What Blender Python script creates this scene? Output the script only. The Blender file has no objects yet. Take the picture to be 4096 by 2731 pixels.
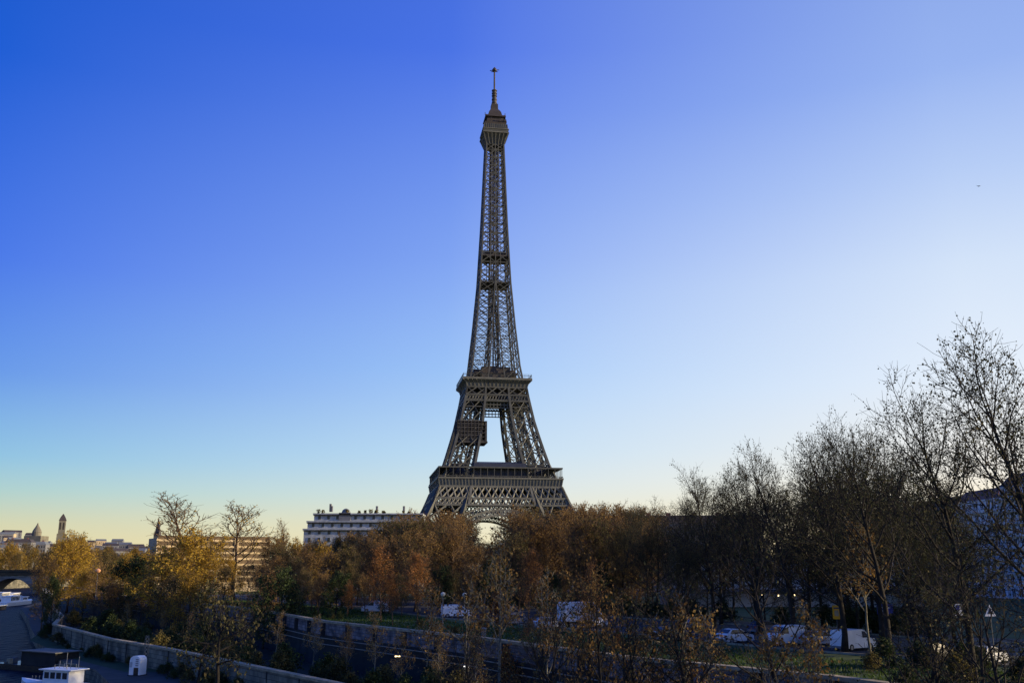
import bpy, math, random
import numpy as np
from mathutils import Vector, Matrix

SC = bpy.context.scene
COL = SC.collection
R = math.radians
# ------------------------------------------------------------------ camera, world, sun, exposure
F, PITCH, CAMZ = 3832.0, R(13.10), 11.2          # focal length in pixels of the 4096 px wide photo
cam = bpy.data.cameras.new("camera"); cam_o = bpy.data.objects.new("camera", cam); COL.objects.link(cam_o)
cam.sensor_width = 36.0; cam.lens = 36.0 * F / 4096.0
cam.clip_start = 0.5; cam.clip_end = 20000
cam_o.location = (0, 0, CAMZ); cam_o.rotation_euler = (math.pi / 2 + PITCH, 0, 0)
SC.camera = cam_o
SC.view_settings.view_transform = 'Standard'; SC.view_settings.look = 'None'
SC.view_settings.exposure = 0.4; SC.view_settings.gamma = 1.0
SC.render.film_transparent = False
SC.cycles.max_bounces = 5; SC.cycles.diffuse_bounces = 2; SC.cycles.glossy_bounces = 2
SC.cycles.transmission_bounces = 3; SC.cycles.transparent_max_bounces = 6
SC.cycles.sample_clamp_indirect = 4

SUN_AZ, SUN_EL = R(97), R(14)                      # azimuth clockwise from +Y (the viewing direction)
sd = Vector((math.sin(SUN_AZ) * math.cos(SUN_EL), math.cos(SUN_AZ) * math.cos(SUN_EL), math.sin(SUN_EL)))
sun = bpy.data.lights.new("sun", 'SUN'); sun.energy = 5.0; sun.angle = R(0.5); sun.color = (1.0, 0.78, 0.48)
sun_o = bpy.data.objects.new("sun", sun); COL.objects.link(sun_o)
sun_o.rotation_euler = sd.to_track_quat('Z', 'Y').to_euler()

def lin(c):
    return tuple(((x / 255 / 12.92) if x / 255 <= .04045 else ((x / 255 + .055) / 1.055) ** 2.4) for x in c) + (1,)

world = bpy.data.worlds.new("World"); SC.world = world; world.use_nodes = True
wt = world.node_tree; wt.nodes.clear()
def wn(t, **k):
    n = wt.nodes.new(t)
    for a, b in k.items(): setattr(n, a, b)
    return n
def wl(a, b): wt.links.new(a, b)
def wmath(op, a, b=None):
    n = wn('ShaderNodeMath', operation=op)
    for i, v in enumerate((a, b)):
        if v is None: continue
        if isinstance(v, (int, float)): n.inputs[i].default_value = v
        else: wl(v, n.inputs[i])
    return n.outputs[0]
def wrange(v, a, b, c, d, smooth=False):
    n = wn('ShaderNodeMapRange', clamp=True)
    if smooth: n.interpolation_type = 'SMOOTHSTEP'
    wl(v, n.inputs[0])
    for i, x in enumerate((a, b, c, d)): n.inputs[i + 1].default_value = x
    return n.outputs[0]
tc = wn('ShaderNodeTexCoord'); sep = wn('ShaderNodeSeparateXYZ'); wl(tc.outputs['Generated'], sep.inputs[0])
elev = wmath('MULTIPLY', wmath('ARCSINE', sep.outputs[2]), 180 / math.pi)
azim = wmath('MULTIPLY', wmath('ARCTAN2', sep.outputs[0], sep.outputs[1]), 180 / math.pi)
ef = wrange(elev, 0, 90, 0, 1)
def ramp(stops):
    n = wn('ShaderNodeValToRGB'); cr = n.color_ramp
    cr.interpolation = 'B_SPLINE' if False else 'EASE' if False else 'LINEAR'
    while len(cr.elements) < len(stops): cr.elements.new(0.5)
    for e, (p, c) in zip(cr.elements, stops):
        e.position = p / 90; e.color = lin(c)
    wl(ef, n.inputs[0]); return n.outputs[0]
SKY_L = ramp([(0, (232, 210, 148)), (2.2, (204, 206, 172)), (3.8, (166, 202, 200)), (5.5, (134, 188, 220)), (10, (92, 144, 228)), (16, (63, 113, 229)), (26.5, (16, 88, 210)), (50, (26, 76, 172)), (90, (44, 84, 165))])
SKY_M = ramp([(0, (244, 228, 180)), (2.4, (231, 228, 203)), (4.2, (214, 227, 227)), (6.5, (192, 220, 242)), (11.4, (160, 198, 246)), (18, (132, 167, 242)), (30, (76, 116, 231)), (55, (40, 80, 185)), (90, (44, 84, 165))])
SKY_R = ramp([(0, (255, 226, 165)), (2.4, (254, 236, 198)), (5, (246, 241, 232)), (10, (229, 238, 249)), (16, (211, 226, 247)), (21, (182, 204, 244)), (26.5, (150, 178, 239)), (55, (66, 100, 200)), (90, (44, 84, 165))])
def wmix(f, a, b):
    n = wn('ShaderNodeMix', data_type='RGBA'); wl(f, n.inputs[0]); wl(a, n.inputs[6]); wl(b, n.inputs[7]); return n.outputs[2]
back = wrange(azim, 105, 178, 1, 0, True)
f1 = wmath('MULTIPLY', wrange(azim, -31, 0, 0, 1), back)
f2 = wmath('MULTIPLY', wrange(azim, -4, 26, 0, 1), back)
grad = wmix(f2, wmix(f1, SKY_L, SKY_M), SKY_R)
dotn = wn('ShaderNodeVectorMath', operation='DOT_PRODUCT'); wl(tc.outputs['Generated'], dotn.inputs[0]); dotn.inputs[1].default_value = sd
glow = wmath('MULTIPLY', wmath('POWER', wmath('MAXIMUM', dotn.outputs['Value'], 0.0), 60.0), 2.0)
gl = wn('ShaderNodeMix', data_type='RGBA', blend_type='ADD'); gl.inputs[0].default_value = 1
gcol = wn('ShaderNodeMix', data_type='RGBA', blend_type='MULTIPLY'); gcol.inputs[0].default_value = 1
wl(glow, gcol.inputs[6]); gcol.inputs[7].default_value = (1, .85, .6, 1)
wl(grad, gl.inputs[6]); wl(gcol.outputs[2], gl.inputs[7])
bg1 = wn('ShaderNodeBackground'); wl(gl.outputs[2], bg1.inputs[0]); bg1.inputs[1].default_value = 0.815
sky = wn('ShaderNodeTexSky', sky_type='NISHITA'); sky.sun_disc = False; sky.sun_elevation = SUN_EL; sky.sun_rotation = SUN_AZ
sky.air_density = 1.0; sky.dust_density = 0.6; sky.ozone_density = 2.0
bg2 = wn('ShaderNodeBackground'); wl(sky.outputs[0], bg2.inputs[0]); bg2.inputs[1].default_value = 0.08
mxs = wn('ShaderNodeMixShader'); mxs.inputs[0].default_value = 0.08
wl(bg1.outputs[0], mxs.inputs[1]); wl(bg2.outputs[0], mxs.inputs[2])
wo = wn('ShaderNodeOutputWorld'); wl(mxs.outputs[0], wo.inputs[0])

# ------------------------------------------------------------------ helpers
def ray(px, py):
    """direction through a pixel of the 4096 px wide photo"""
    a, u = (px - 2048) / F, (1365.5 - py) / F
    return Vector((a, math.cos(PITCH) - u * math.sin(PITCH), u * math.cos(PITCH) + math.sin(PITCH)))
def on_z(px, py, z):
    d = ray(px, py); t = (z - CAMZ) / d.z
    return Vector((d.x * t, d.y * t, z))
def at_y(px, py, Y):
    d = ray(px, py); t = Y / d.y
    return Vector((d.x * t, Y, CAMZ + d.z * t))

def mat(name, col, rough=.8, metal=0, noise=0.25, scale=1.0, col2=None, spec=0.3, trans=None, rnd=None, emit=None, bump=0.0, detail=6):
    m = bpy.data.materials.new(name); m.use_nodes = True; t = m.node_tree; b = t.nodes['Principled BSDF']
    b.inputs['Roughness'].default_value = rough; b.inputs['Metallic'].default_value = metal
    b.inputs['Specular IOR Level'].default_value = spec
    c2 = col2 or tuple(x * (1 - noise) for x in col)
    cr = t.nodes.new('ShaderNodeValToRGB'); cr.color_ramp.elements[0].color = (*c2, 1); cr.color_ramp.elements[1].color = (*col, 1)
    if rnd:
        g = t.nodes.new('ShaderNodeNewGeometry'); oi = t.nodes.new('ShaderNodeObjectInfo')
        cr.color_ramp.elements[0].color = (*rnd[0][1], 1); cr.color_ramp.elements[0].position = rnd[0][0]
        cr.color_ramp.elements[1].color = (*rnd[-1][1], 1); cr.color_ramp.elements[1].position = rnd[-1][0]
        for p, c in rnd[1:-1]:
            e = cr.color_ramp.elements.new(p); e.color = (*c, 1)
        ma = t.nodes.new('ShaderNodeMath'); ma.operation = 'MULTIPLY_ADD'
        t.links.new(oi.outputs['Random'], ma.inputs[0]); ma.inputs[1].default_value = .5; ma.inputs[2].default_value = -.25
        md = t.nodes.new('ShaderNodeMath'); md.operation = 'ADD'
        t.links.new(ma.outputs[0], md.inputs[0]); t.links.new(g.outputs['Random Per Island'], md.inputs[1])
        t.links.new(md.outputs[0], cr.inputs[0])
    else:
        tx = t.nodes.new('ShaderNodeTexCoord'); n = t.nodes.new('ShaderNodeTexNoise'); n.inputs['Scale'].default_value = scale; n.inputs['Detail'].default_value = detail
        t.links.new(tx.outputs['Object'], n.inputs['Vector'])
        cr.color_ramp.elements[0].position = .35; cr.color_ramp.elements[1].position = .65
        t.links.new(n.outputs[0], cr.inputs[0])
        if bump:
            bn = t.nodes.new('ShaderNodeBump'); bn.inputs['Strength'].default_value = bump; bn.inputs['Distance'].default_value = .2
            t.links.new(n.outputs[0], bn.inputs['Height']); t.links.new(bn.outputs[0], b.inputs['Normal'])
    t.links.new(cr.outputs[0], b.inputs['Base Color'])
    if emit:
        b.inputs['Emission Color'].default_value = (*emit[0], 1); b.inputs['Emission Strength'].default_value = emit[1]
    if trans:
        tr = t.nodes.new('ShaderNodeBsdfTranslucent'); mx = t.nodes.new('ShaderNodeMixShader'); mx.inputs[0].default_value = trans
        t.links.new(cr.outputs[0], tr.inputs[0]); t.links.new(b.outputs[0], mx.inputs[1]); t.links.new(tr.outputs[0], mx.inputs[2])
        t.links.new(mx.outputs[0], t.nodes['Material Output'].inputs[0])
    return m

class MB:
    """collects vertices and faces for one mesh"""
    def __init__(s): s.v = []; s.f = []; s.n = 0; s.mi = []
    def add(s, v, f, mi=0):
        v = np.asarray(v, float).reshape(-1, 3)
        s.v.append(v)
        for q in f: s.f.append(tuple(i + s.n for i in q)); s.mi.append(mi)
        s.n += len(v)
    def box(s, a, b, mi=0):
        (x0, y0, z0), (x1, y1, z1) = a, b
        s.add([(x0, y0, z0), (x1, y0, z0), (x1, y1, z0), (x0, y1, z0), (x0, y0, z1), (x1, y0, z1), (x1, y1, z1), (x0, y1, z1)],
              [(3, 2, 1, 0), (4, 5, 6, 7), (0, 1, 5, 4), (1, 2, 6, 5), (2, 3, 7, 6), (3, 0, 4, 7)], mi)
    def beam(s, p, q, w, w2=None, mi=0):
        p = np.asarray(p, float); q = np.asarray(q, float); d = q - p; L = np.linalg.norm(d)
        if L < 1e-6: return
        d = d / L; ref = np.array((0, 0, 1.)) if abs(d[2]) < .9 else np.array((1., 0, 0))
        a = np.cross(d, ref); a /= np.linalg.norm(a); b = np.cross(d, a); h = w / 2; h2 = (w2 if w2 is not None else w) / 2
        s.add([p - a * h - b * h, p + a * h - b * h, p + a * h + b * h, p - a * h + b * h, q - a * h2 - b * h2, q + a * h2 - b * h2, q + a * h2 + b * h2, q - a * h2 + b * h2],
              [(3, 2, 1, 0), (4, 5, 6, 7), (0, 1, 5, 4), (1, 2, 6, 5), (2, 3, 7, 6), (3, 0, 4, 7)], mi)
    def tube(s, pts, rad, n=6, mi=0, cap=True):
        pts = np.asarray(pts, float); k = len(pts); rad = np.broadcast_to(np.asarray(rad, float), (k,))
        d = np.gradient(pts, axis=0); d /= np.linalg.norm(d, axis=1)[:, None] + 1e-9
        ref = np.array((0.31, .95, 0.05)) if abs(d[0][2]) > .7 else np.array((0, 0, 1.))
        a = np.cross(d, ref); a /= np.linalg.norm(a, axis=1)[:, None] + 1e-9; b = np.cross(d, a)
        th = np.arange(n) * 2 * math.pi / n
        V = pts[:, None] + rad[:, None, None] * (np.cos(th)[None, :, None] * a[:, None] + np.sin(th)[None, :, None] * b[:, None])
        fs = [(i * n + j, i * n + (j + 1) % n, (i + 1) * n + (j + 1) % n, (i + 1) * n + j) for i in range(k - 1) for j in range(n)]
        if cap: fs += [tuple(range(n))[::-1], tuple((k - 1) * n + j for j in range(n))]
        s.add(V.reshape(-1, 3), fs, mi)
    def lathe(s, prof, n=16, c=(0, 0, 0), mi=0):
        V = [(c[0] + r * math.cos(2 * math.pi * j / n), c[1] + r * math.sin(2 * math.pi * j / n), c[2] + z) for r, z in prof for j in range(n)]
        k = len(prof)
        fs = [(i * n + j, i * n + (j + 1) % n, (i + 1) * n + (j + 1) % n, (i + 1) * n + j) for i in range(k - 1) for j in range(n)]
        fs += [tuple(range(n))[::-1], tuple((k - 1) * n + j for j in range(n))]
        s.add(V, fs, mi)
    def quad(s, a, b, c, d, mi=0): s.add([a, b, c, d], [(0, 1, 2, 3)], mi)
    def prism(s, poly, z0, z1, mi=0):
        n = len(poly)
        s.add([(x, y, z0) for x, y in poly] + [(x, y, z1) for x, y in poly],
              [tuple(range(n))[::-1], tuple(range(n, 2 * n))] + [(i, (i + 1) % n, n + (i + 1) % n, n + i) for i in range(n)], mi)
    def mesh(s, name, mats, smooth=False):
        me = bpy.data.meshes.new(name)
        V = np.concatenate(s.v) if s.v else np.zeros((0, 3))
        me.from_pydata(V.tolist(), [], s.f)
        for m in (mats if isinstance(mats, (list, tuple)) else [mats]): me.materials.append(m)
        if any(s.mi): me.polygons.foreach_set('material_index', s.mi)
        if smooth: me.polygons.foreach_set('use_smooth', [True] * len(me.polygons))
        me.update(); return me
    def build(s, name, mats, parent=None, smooth=False):
        o = bpy.data.objects.new(name, s.mesh(name, mats, smooth)); COL.objects.link(o)
        if parent: o.parent = parent
        return o

def tag(o, label=None, cat=None, group=None, kind=None):
    if label: o['label'] = label
    if cat: o['category'] = cat
    if group: o['group'] = group
    if kind: o['kind'] = kind
    return o
def thing(name, label, cat, loc=(0, 0, 0), rz=0, group=None, sc=1):
    o = bpy.data.objects.new(name, None); COL.objects.link(o); o.empty_display_size = .2
    o.location = loc; o.rotation_euler = (0, 0, rz); o.scale = (sc, sc, sc) if not isinstance(sc, tuple) else sc
    return tag(o, label, cat, group)
def dup(root, loc, rz, label, group=None, sc=1):
    r = root.copy(); COL.objects.link(r); r.location = loc; r.rotation_euler = (0, 0, rz)
    r.scale = (sc, sc, sc) if not isinstance(sc, tuple) else sc
    r['label'] = label
    if group: r['group'] = group
    for ch in list(root.children):
        c = ch.copy(); COL.objects.link(c); c.parent = r
        for g in list(ch.children):
            d = g.copy(); COL.objects.link(d); d.parent = c
    return r

# ------------------------------------------------------------------ materials
M = {}
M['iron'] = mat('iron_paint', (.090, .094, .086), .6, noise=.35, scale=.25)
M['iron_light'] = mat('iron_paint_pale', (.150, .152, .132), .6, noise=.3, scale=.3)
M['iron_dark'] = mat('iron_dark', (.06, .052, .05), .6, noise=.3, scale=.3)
M['pav_glass'] = mat('pavilion_glass', (.035, .042, .065), .5, spec=.25, scale=.4)
M['net'] = mat('scaffold_net', (.07, .068, .07), .9, noise=.4, scale=.4)
M['asphalt'] = mat('asphalt', (.055, .056, .06), .85, noise=.4, scale=.6, bump=.1)
M['grass'] = mat('grass_ground', (.045, .085, .018), .95, col2=(.022, .04, .012), scale=.35, detail=10, bump=.3)
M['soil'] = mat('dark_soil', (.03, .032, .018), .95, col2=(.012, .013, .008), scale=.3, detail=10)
M['quay'] = mat('quay_paving', (.05, .05, .052), .85, noise=.45, scale=.4, detail=9)
M['verge'] = mat('quay_verge', (.035, .065, .018), .95, noise=.5, scale=.5, detail=9)
M['stone'] = mat('quay_stone', (.27, .25, .19), .85, col2=(.085, .085, .07), scale=.33, detail=12, bump=.2)
M['panel'] = mat('parapet_panel', (.30, .28, .30), .8, col2=(.09, .085, .10), scale=.9, detail=12)
M['coping'] = mat('coping_stone', (.42, .36, .24), .85, noise=.45, scale=1.2)
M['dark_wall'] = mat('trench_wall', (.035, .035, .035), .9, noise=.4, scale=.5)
M['bridge_stone'] = mat('bridge_stone', (.30, .30, .29), .8, noise=.3, scale=.15)
M['bridge_dark'] = mat('bridge_girder', (.035, .04, .035), .8, noise=.3, scale=.2)
M['white'] = mat('white_paint', (.86, .87, .88), .35, noise=.12, scale=1.5, spec=.5)
M['silver'] = mat('silver_paint', (.45, .47, .5), .3, noise=.1, scale=1.5, spec=.5)
M['grey_paint'] = mat('grey_paint', (.18, .19, .21), .3, noise=.1, scale=1.5, spec=.5)
M['black_paint'] = mat('black_paint', (.02, .021, .025), .25, noise=.1, scale=1.5, spec=.5)
M['blue_paint'] = mat('dark_blue_paint', (.03, .045, .11), .3, noise=.1, scale=1.5, spec=.5)
M['tarp'] = mat('grey_tarp', (.16, .16, .17), .8, noise=.3, scale=1.5)
M['glass'] = mat('window_glass', (.03, .035, .045), .22, spec=.4)
M['rubber'] = mat('tyre_rubber', (.02, .02, .02), .8)
M['rim'] = mat('wheel_rim', (.35, .36, .38), .4, metal=.6)
M['head'] = mat('headlight_lens', (.6, .6, .58), .1, spec=.6)
M['tail'] = mat('tail_light_lens', (.35, .02, .015), .2, spec=.6)
M['steel'] = mat('pole_steel', (.10, .105, .10), .6, noise=.3)
M['pale_steel'] = mat('pale_pole', (.30, .30, .27), .6, noise=.3)
M['globe'] = mat('lamp_globe', (.72, .66, .48), .3, noise=.1)
M['yellow'] = mat('yellow_sign', (.75, .40, .02), .5, noise=.1)
M['sign_blue'] = mat('blue_sign', (.03, .05, .35), .5)
M['sign_white'] = mat('white_sign', (.75, .76, .8), .5, noise=.05)
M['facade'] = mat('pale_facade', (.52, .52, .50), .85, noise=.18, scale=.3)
M['facade_cool'] = mat('cool_grey_facade', (.46, .48, .50), .85, col2=(.30, .33, .35), scale=.5, detail=10)
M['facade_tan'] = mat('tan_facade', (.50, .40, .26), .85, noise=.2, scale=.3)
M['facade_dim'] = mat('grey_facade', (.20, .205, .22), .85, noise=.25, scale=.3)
M['facade_white'] = mat('white_facade', (.72, .74, .76), .8, noise=.12, scale=.4)
M['band'] = mat('reflection_pale', (.58, .45, .26), .85, noise=.15, scale=.4)  # golden tone of bands reflected in the window glass
M['band_dark'] = mat('reflection_dark', (.16, .11, .06), .4, noise=.4, scale=.5)  # dark rows of the same window-glass reflection
M['zinc'] = mat('zinc_roof', (.16, .18, .20), .6, noise=.2, scale=.5)
M['slate'] = mat('slate_roof', (.07, .06, .06), .7, noise=.3, scale=.5)
M['brick'] = mat('brick_red', (.20, .10, .085), .85, noise=.3, scale=.6)
M['church'] = mat('church_stone', (.20, .19, .15), .9, noise=.3, scale=.2)
M['lit'] = mat('lit_lamp', (.9, .7, .4), .4, emit=((1, .72, .35), 4))
M['lit_white'] = mat('lit_lamp_white', (.9, .9, .9), .4, emit=((1, .98, .9), 3))
def add_joints(m, w, h, dark):
    t = m.node_tree; b = t.nodes['Principled BSDF']; src = b.inputs['Base Color'].links[0].from_socket
    g = t.nodes.new('ShaderNodeNewGeometry'); sx = t.nodes.new('ShaderNodeSeparateXYZ'); t.links.new(g.outputs['Position'], sx.inputs[0])
    ad = t.nodes.new('ShaderNodeMath'); ad.operation = 'SUBTRACT'; t.links.new(sx.outputs[1], ad.inputs[0]); t.links.new(sx.outputs[0], ad.inputs[1])
    cb = t.nodes.new('ShaderNodeCombineXYZ'); t.links.new(ad.outputs[0], cb.inputs[0]); t.links.new(sx.outputs[2], cb.inputs[1])
    br = t.nodes.new('ShaderNodeTexBrick'); br.inputs['Scale'].default_value = 1; br.inputs['Brick Width'].default_value = w; br.inputs['Row Height'].default_value = h; br.inputs['Mortar Size'].default_value = .035
    br.inputs['Color1'].default_value = (1, 1, 1, 1); br.inputs['Color2'].default_value = (.62, .62, .6, 1); br.inputs['Mortar'].default_value = (dark, dark, dark, 1)
    t.links.new(cb.outputs[0], br.inputs['Vector'])
    mx = t.nodes.new('ShaderNodeMix'); mx.data_type = 'RGBA'; mx.blend_type = 'MULTIPLY'; mx.inputs[0].default_value = 1
    t.links.new(src, mx.inputs[6]); t.links.new(br.outputs[0], mx.inputs[7]); t.links.new(mx.outputs[2], b.inputs['Base Color'])
add_joints(M['stone'], 1.7, .62, .3); add_joints(M['bridge_stone'], 2.2, .8, .5); add_joints(M['panel'], 1.3, .45, .35)
# bark and leaves
M['bark_dark'] = mat('bark_dark', (.035, .03, .024), .95, noise=.5, scale=1.2, bump=.3)
M['bark_brown'] = mat('bark_brown', (.15, .10, .06), .95, noise=.5, scale=1.2, bump=.3)
M['bark_pale'] = mat('bark_pale', (.26, .24, .18), .9, col2=(.09, .085, .06), scale=1.0, bump=.2)
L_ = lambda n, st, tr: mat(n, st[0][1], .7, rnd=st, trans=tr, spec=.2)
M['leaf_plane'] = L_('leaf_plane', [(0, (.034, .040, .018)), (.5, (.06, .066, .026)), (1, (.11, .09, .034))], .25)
M['leaf_brown'] = L_('leaf_brown', [(0, (.085, .048, .018)), (.4, (.21, .12, .036)), (.8, (.34, .21, .060)), (1, (.43, .29, .09))], .45)
M['leaf_gold'] = L_('leaf_gold', [(0, (.13, .088, .018)), (.5, (.40, .25, .034)), (1, (.56, .38, .055))], .5)
M['leaf_orange'] = L_('leaf_orange', [(0, (.13, .062, .02)), (.5, (.36, .16, .045)), (1, (.52, .25, .08))], .45)
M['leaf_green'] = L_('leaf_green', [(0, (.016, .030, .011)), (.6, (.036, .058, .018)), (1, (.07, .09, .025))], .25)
M['leaf_olive'] = L_('leaf_olive', [(0, (.05, .047, .017)), (.6, (.12, .105, .034)), (1, (.22, .175, .055))], .4)

# ------------------------------------------------------------------ setting: lines of the river bank (plan, metres)
U = [(75, -20), (23.5, 73.5), (10.3, 88.7), (-4.2, 113), (-27, 144), (-47, 183), (-90, 242), (-122, 290), (-158, 360), (-185, 440), (-205, 520), (-215, 620), (-205, 760), (-150, 1000), (60, 1500), (900, 2600)]
LW = [(52, -30), (-2, 80), (-18, 105), (-50, 147), (-67, 167), (-95, 207), (-109, 241), (-134, 290), (-170, 360), (-197, 440), (-217, 520), (-226, 620), (-216, 760), (-160, 1000), (50, 1510), (890, 2610)]
Q = [(40, -36), (-24, 80), (-38, 105), (-62, 150), (-76, 167), (-98, 207), (-116, 241), (-141, 290), (-178, 360), (-206, 440), (-226, 520), (-235, 620), (-225, 760), (-170, 1000), (40, 1520), (880, 2620)]
FB = [(-140, -60), (-190, 60), (-240, 170), (-290, 300), (-350, 440), (-378, 520), (-388, 620), (-372, 760), (-300, 1010), (-60, 1600), (780, 2740)]
def strip(name, a, b, za, zb, m, **k):
    mb = MB(); n = min(len(a), len(b))
    for i in range(n - 1):
        mb.quad((*a[i], za), (*b[i], zb), (*b[i + 1], zb), (*a[i + 1], za))
    return tag(mb.build(name, m), kind='structure')
water_m = mat('river_water', (.006, .012, .028), 0.4, spec=.05)
water_m.node_tree.nodes['Principled BSDF'].inputs['IOR'].default_value = 1.15
nt = water_m.node_tree; wv = nt.nodes.new('ShaderNodeTexNoise'); wv.inputs['Scale'].default_value = .55; wv.inputs['Detail'].default_value = 5
mp = nt.nodes.new('ShaderNodeMapping'); mp.inputs['Scale'].default_value = (1, .45, 1)
txc = nt.nodes.new('ShaderNodeTexCoord'); nt.links.new(txc.outputs['Object'], mp.inputs[0]); nt.links.new(mp.outputs[0], wv.inputs['Vector'])
bmp = nt.nodes.new('ShaderNodeBump'); bmp.inputs['Strength'].default_value = 1.0; bmp.inputs['Distance'].default_value = 1.2
nt.links.new(wv.outputs[0], bmp.inputs['Height']); nt.links.new(bmp.outputs[0], nt.nodes['Principled BSDF'].inputs['Normal'])
mb = MB(); mb.quad((-2500, -400, -6), (2500, -400, -6), (2500, 4000, -6), (-2500, 4000, -6)); tag(mb.build('river_water', water_m), kind='structure')

def gz(x, y):
    """height of the ground on the tower's side of the river"""
    t = min(1, max(0, (y - 240) / 180)); t = t * t * (3 - 2 * t)
    return 3.0 * (1 - t)
gm = MB()
far = [(6000, p[1] * 1.0) for p in U]
for i in range(len(U) - 1):
    a, b = U[i], U[i + 1]
    sub = max(1, int((b[1] - a[1]) / 25)) if b[1] < 620 else 1
    for k in range(sub):
        p = [a[j] + (b[j] - a[j]) * k / sub for j in (0, 1)]; q = [a[j] + (b[j] - a[j]) * (k + 1) / sub for j in (0, 1)]
        gm.quad((*p, gz(*p)), (6000, p[1], gz(*p)), (6000, q[1], gz(*q)), (*q, gz(*q)))
gm.quad((900, 2600, 0), (6000, 2600, 0), (6000, 9000, 0), (900, 9000, 0))
tag(gm.build('ground', M['grass']), kind='structure')
fb = MB()
for i in range(len(FB) - 1):
    fb.quad((-7000, FB[i][1], 0), (*FB[i], 0), (*FB[i + 1], 0), (-7000, FB[i + 1][1], 0))
fb.quad((-7000, 2740, 0), (880, 2740, 0), (880, 9000, 0), (-7000, 9000, 0))
tag(fb.build('far_ground', M['grass']), kind='structure')
strip('far_quay_face', FB, FB, -7, 0, M['stone'])
strip('lower_quay', Q, LW, -4, -4, M['quay'])
strip('grass_verge', [(a_[0] - 6.5 + (max(0, a_[1] - 150)) * .03, a_[1]) for a_ in LW[3:7]], [(a_[0] - .36, a_[1]) for a_ in LW[3:7]], -3.99, -3.99, M['verge'])
strip('quay_edge', Q, Q, -7, -4, M['stone'])
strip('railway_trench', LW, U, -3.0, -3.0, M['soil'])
# ground sheet beside quay road, and parking road
def offs(line, d):
    out = []
    for i, p in enumerate(line):
        a = Vector(line[max(0, i - 1)]); b = Vector(line[min(len(line) - 1, i + 1)]); t = (b - a).normalized()
        out.append((p[0] + t.y * d, p[1] - t.x * d))
    return out
def sheet(name, a, b, dz, m):
    mb = MB()
    for i in range(len(a) - 1):
        n = 6
        for k in range(n):
            P = [[p[0][j] + (p[1][j] - p[0][j]) * (k + e) / n for j in (0, 1)] for p in ((a[i], a[i + 1]), (b[i], b[i + 1])) for e in (0, 1)]
            p0, p1, q0, q1 = P
            mb.quad((*p0, gz(*p0) + dz), (*q0, gz(*q0) + dz), (*q1, gz(*q1) + dz), (*p1, gz(*p1) + dz))
    return tag(mb.build(name, m), kind='structure')
RA, RB = offs(U[:12], 20), offs(U[:12], 44)
sheet('quay_road', RA, RB, .012, M['asphalt'])
sheet('pavement', offs(U[:12], 45), offs(U[:12], 52), .012, M['quay'])
kb = MB()
for ln, d in ((U[:12], 19.8), (U[:12], 44.2)):
    K = offs(ln, d)
    for i in range(len(K) - 1):
        kb.beam((*K[i], gz(*K[i]) + .07), (*K[i + 1], gz(*K[i + 1]) + .07), .22)
tag(kb.build('road_kerb', M['coping']), kind='structure')

# walls along the quay
def wall_line(mb, line, z0, z1, th, mi=0, zf=None):
    for i in range(len(line) - 1):
        a, b = Vector(line[i]), Vector(line[i + 1]); t = (b - a).normalized(); n = Vector((t.y, -t.x)) * th / 2
        mb.prism([(a - n)[:], (b - n)[:], (b + n)[:], (a + n)[:]], z0, z1, mi)
def resample(line, step):
    out = [Vector(line[0])]
    for i in range(len(line) - 1):
        a, b = Vector(line[i]), Vector(line[i + 1]); k = max(1, round((b - a).length / step))
        for j in range(1, k + 1): out.append(a + (b - a) * j / k)
    return out
rw = thing('retaining_wall', 'long pale stained stone retaining wall along the lower quay', 'wall')
w = MB(); wall_line(w, LW[:9], -4, -1.0, .7); w.build('wall_face', M['stone'], rw)
w = MB(); wall_line(w, LW[:9], -1.0, -.72, .9); w.build('coping', M['coping'], rw)
w = MB()
for p in resample(LW[:9], 9): w.box((p.x - .25, p.y - .42, -4), (p.x + .25, p.y - .36, -1.05))
w.build('buttress', M['dark_wall'], rw)
pw = thing('parapet_wall', 'pale panelled parapet wall with sandy coping below the grass bank', 'wall')
U9 = U[:9]
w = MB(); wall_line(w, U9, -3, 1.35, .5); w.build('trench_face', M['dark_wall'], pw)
w = MB(); wall_line(w, U9, 3.06, 3.36, .8); w.build('coping', M['coping'], pw)
pans = resample(U9, 7.2)[:100]
for i in range(len(pans) - 1):
    a, b = pans[i], pans[i + 1]; t = (b - a).normalized(); n = Vector((t.y, -t.x)) * .16
    if b.y < 55: continue
    w = MB(); a2, b2 = a + t * .55, b - t * .55
    w.prism([(a2 - n)[:], (b2 - n)[:], (b2 + n)[:], (a2 + n)[:]], 1.35, 3.06); w.build('panel', M['panel'], pw)
w = MB()
for p in pans: w.box((p.x - .5, p.y - .5, 1.35), (p.x + .5, p.y + .5, 3.06))
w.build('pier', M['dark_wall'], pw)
w = MB()
for dz in (.2, 1.0):
    for i in range(len(U9) - 1):
        nrm = 0.6
        w.beam((U9[i][0] - nrm, U9[i][1] - .3, dz), (U9[i + 1][0] - nrm, U9[i + 1][1] - .3, dz), .09)
w.build('cable_run', M['pale_steel'], pw)

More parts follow.
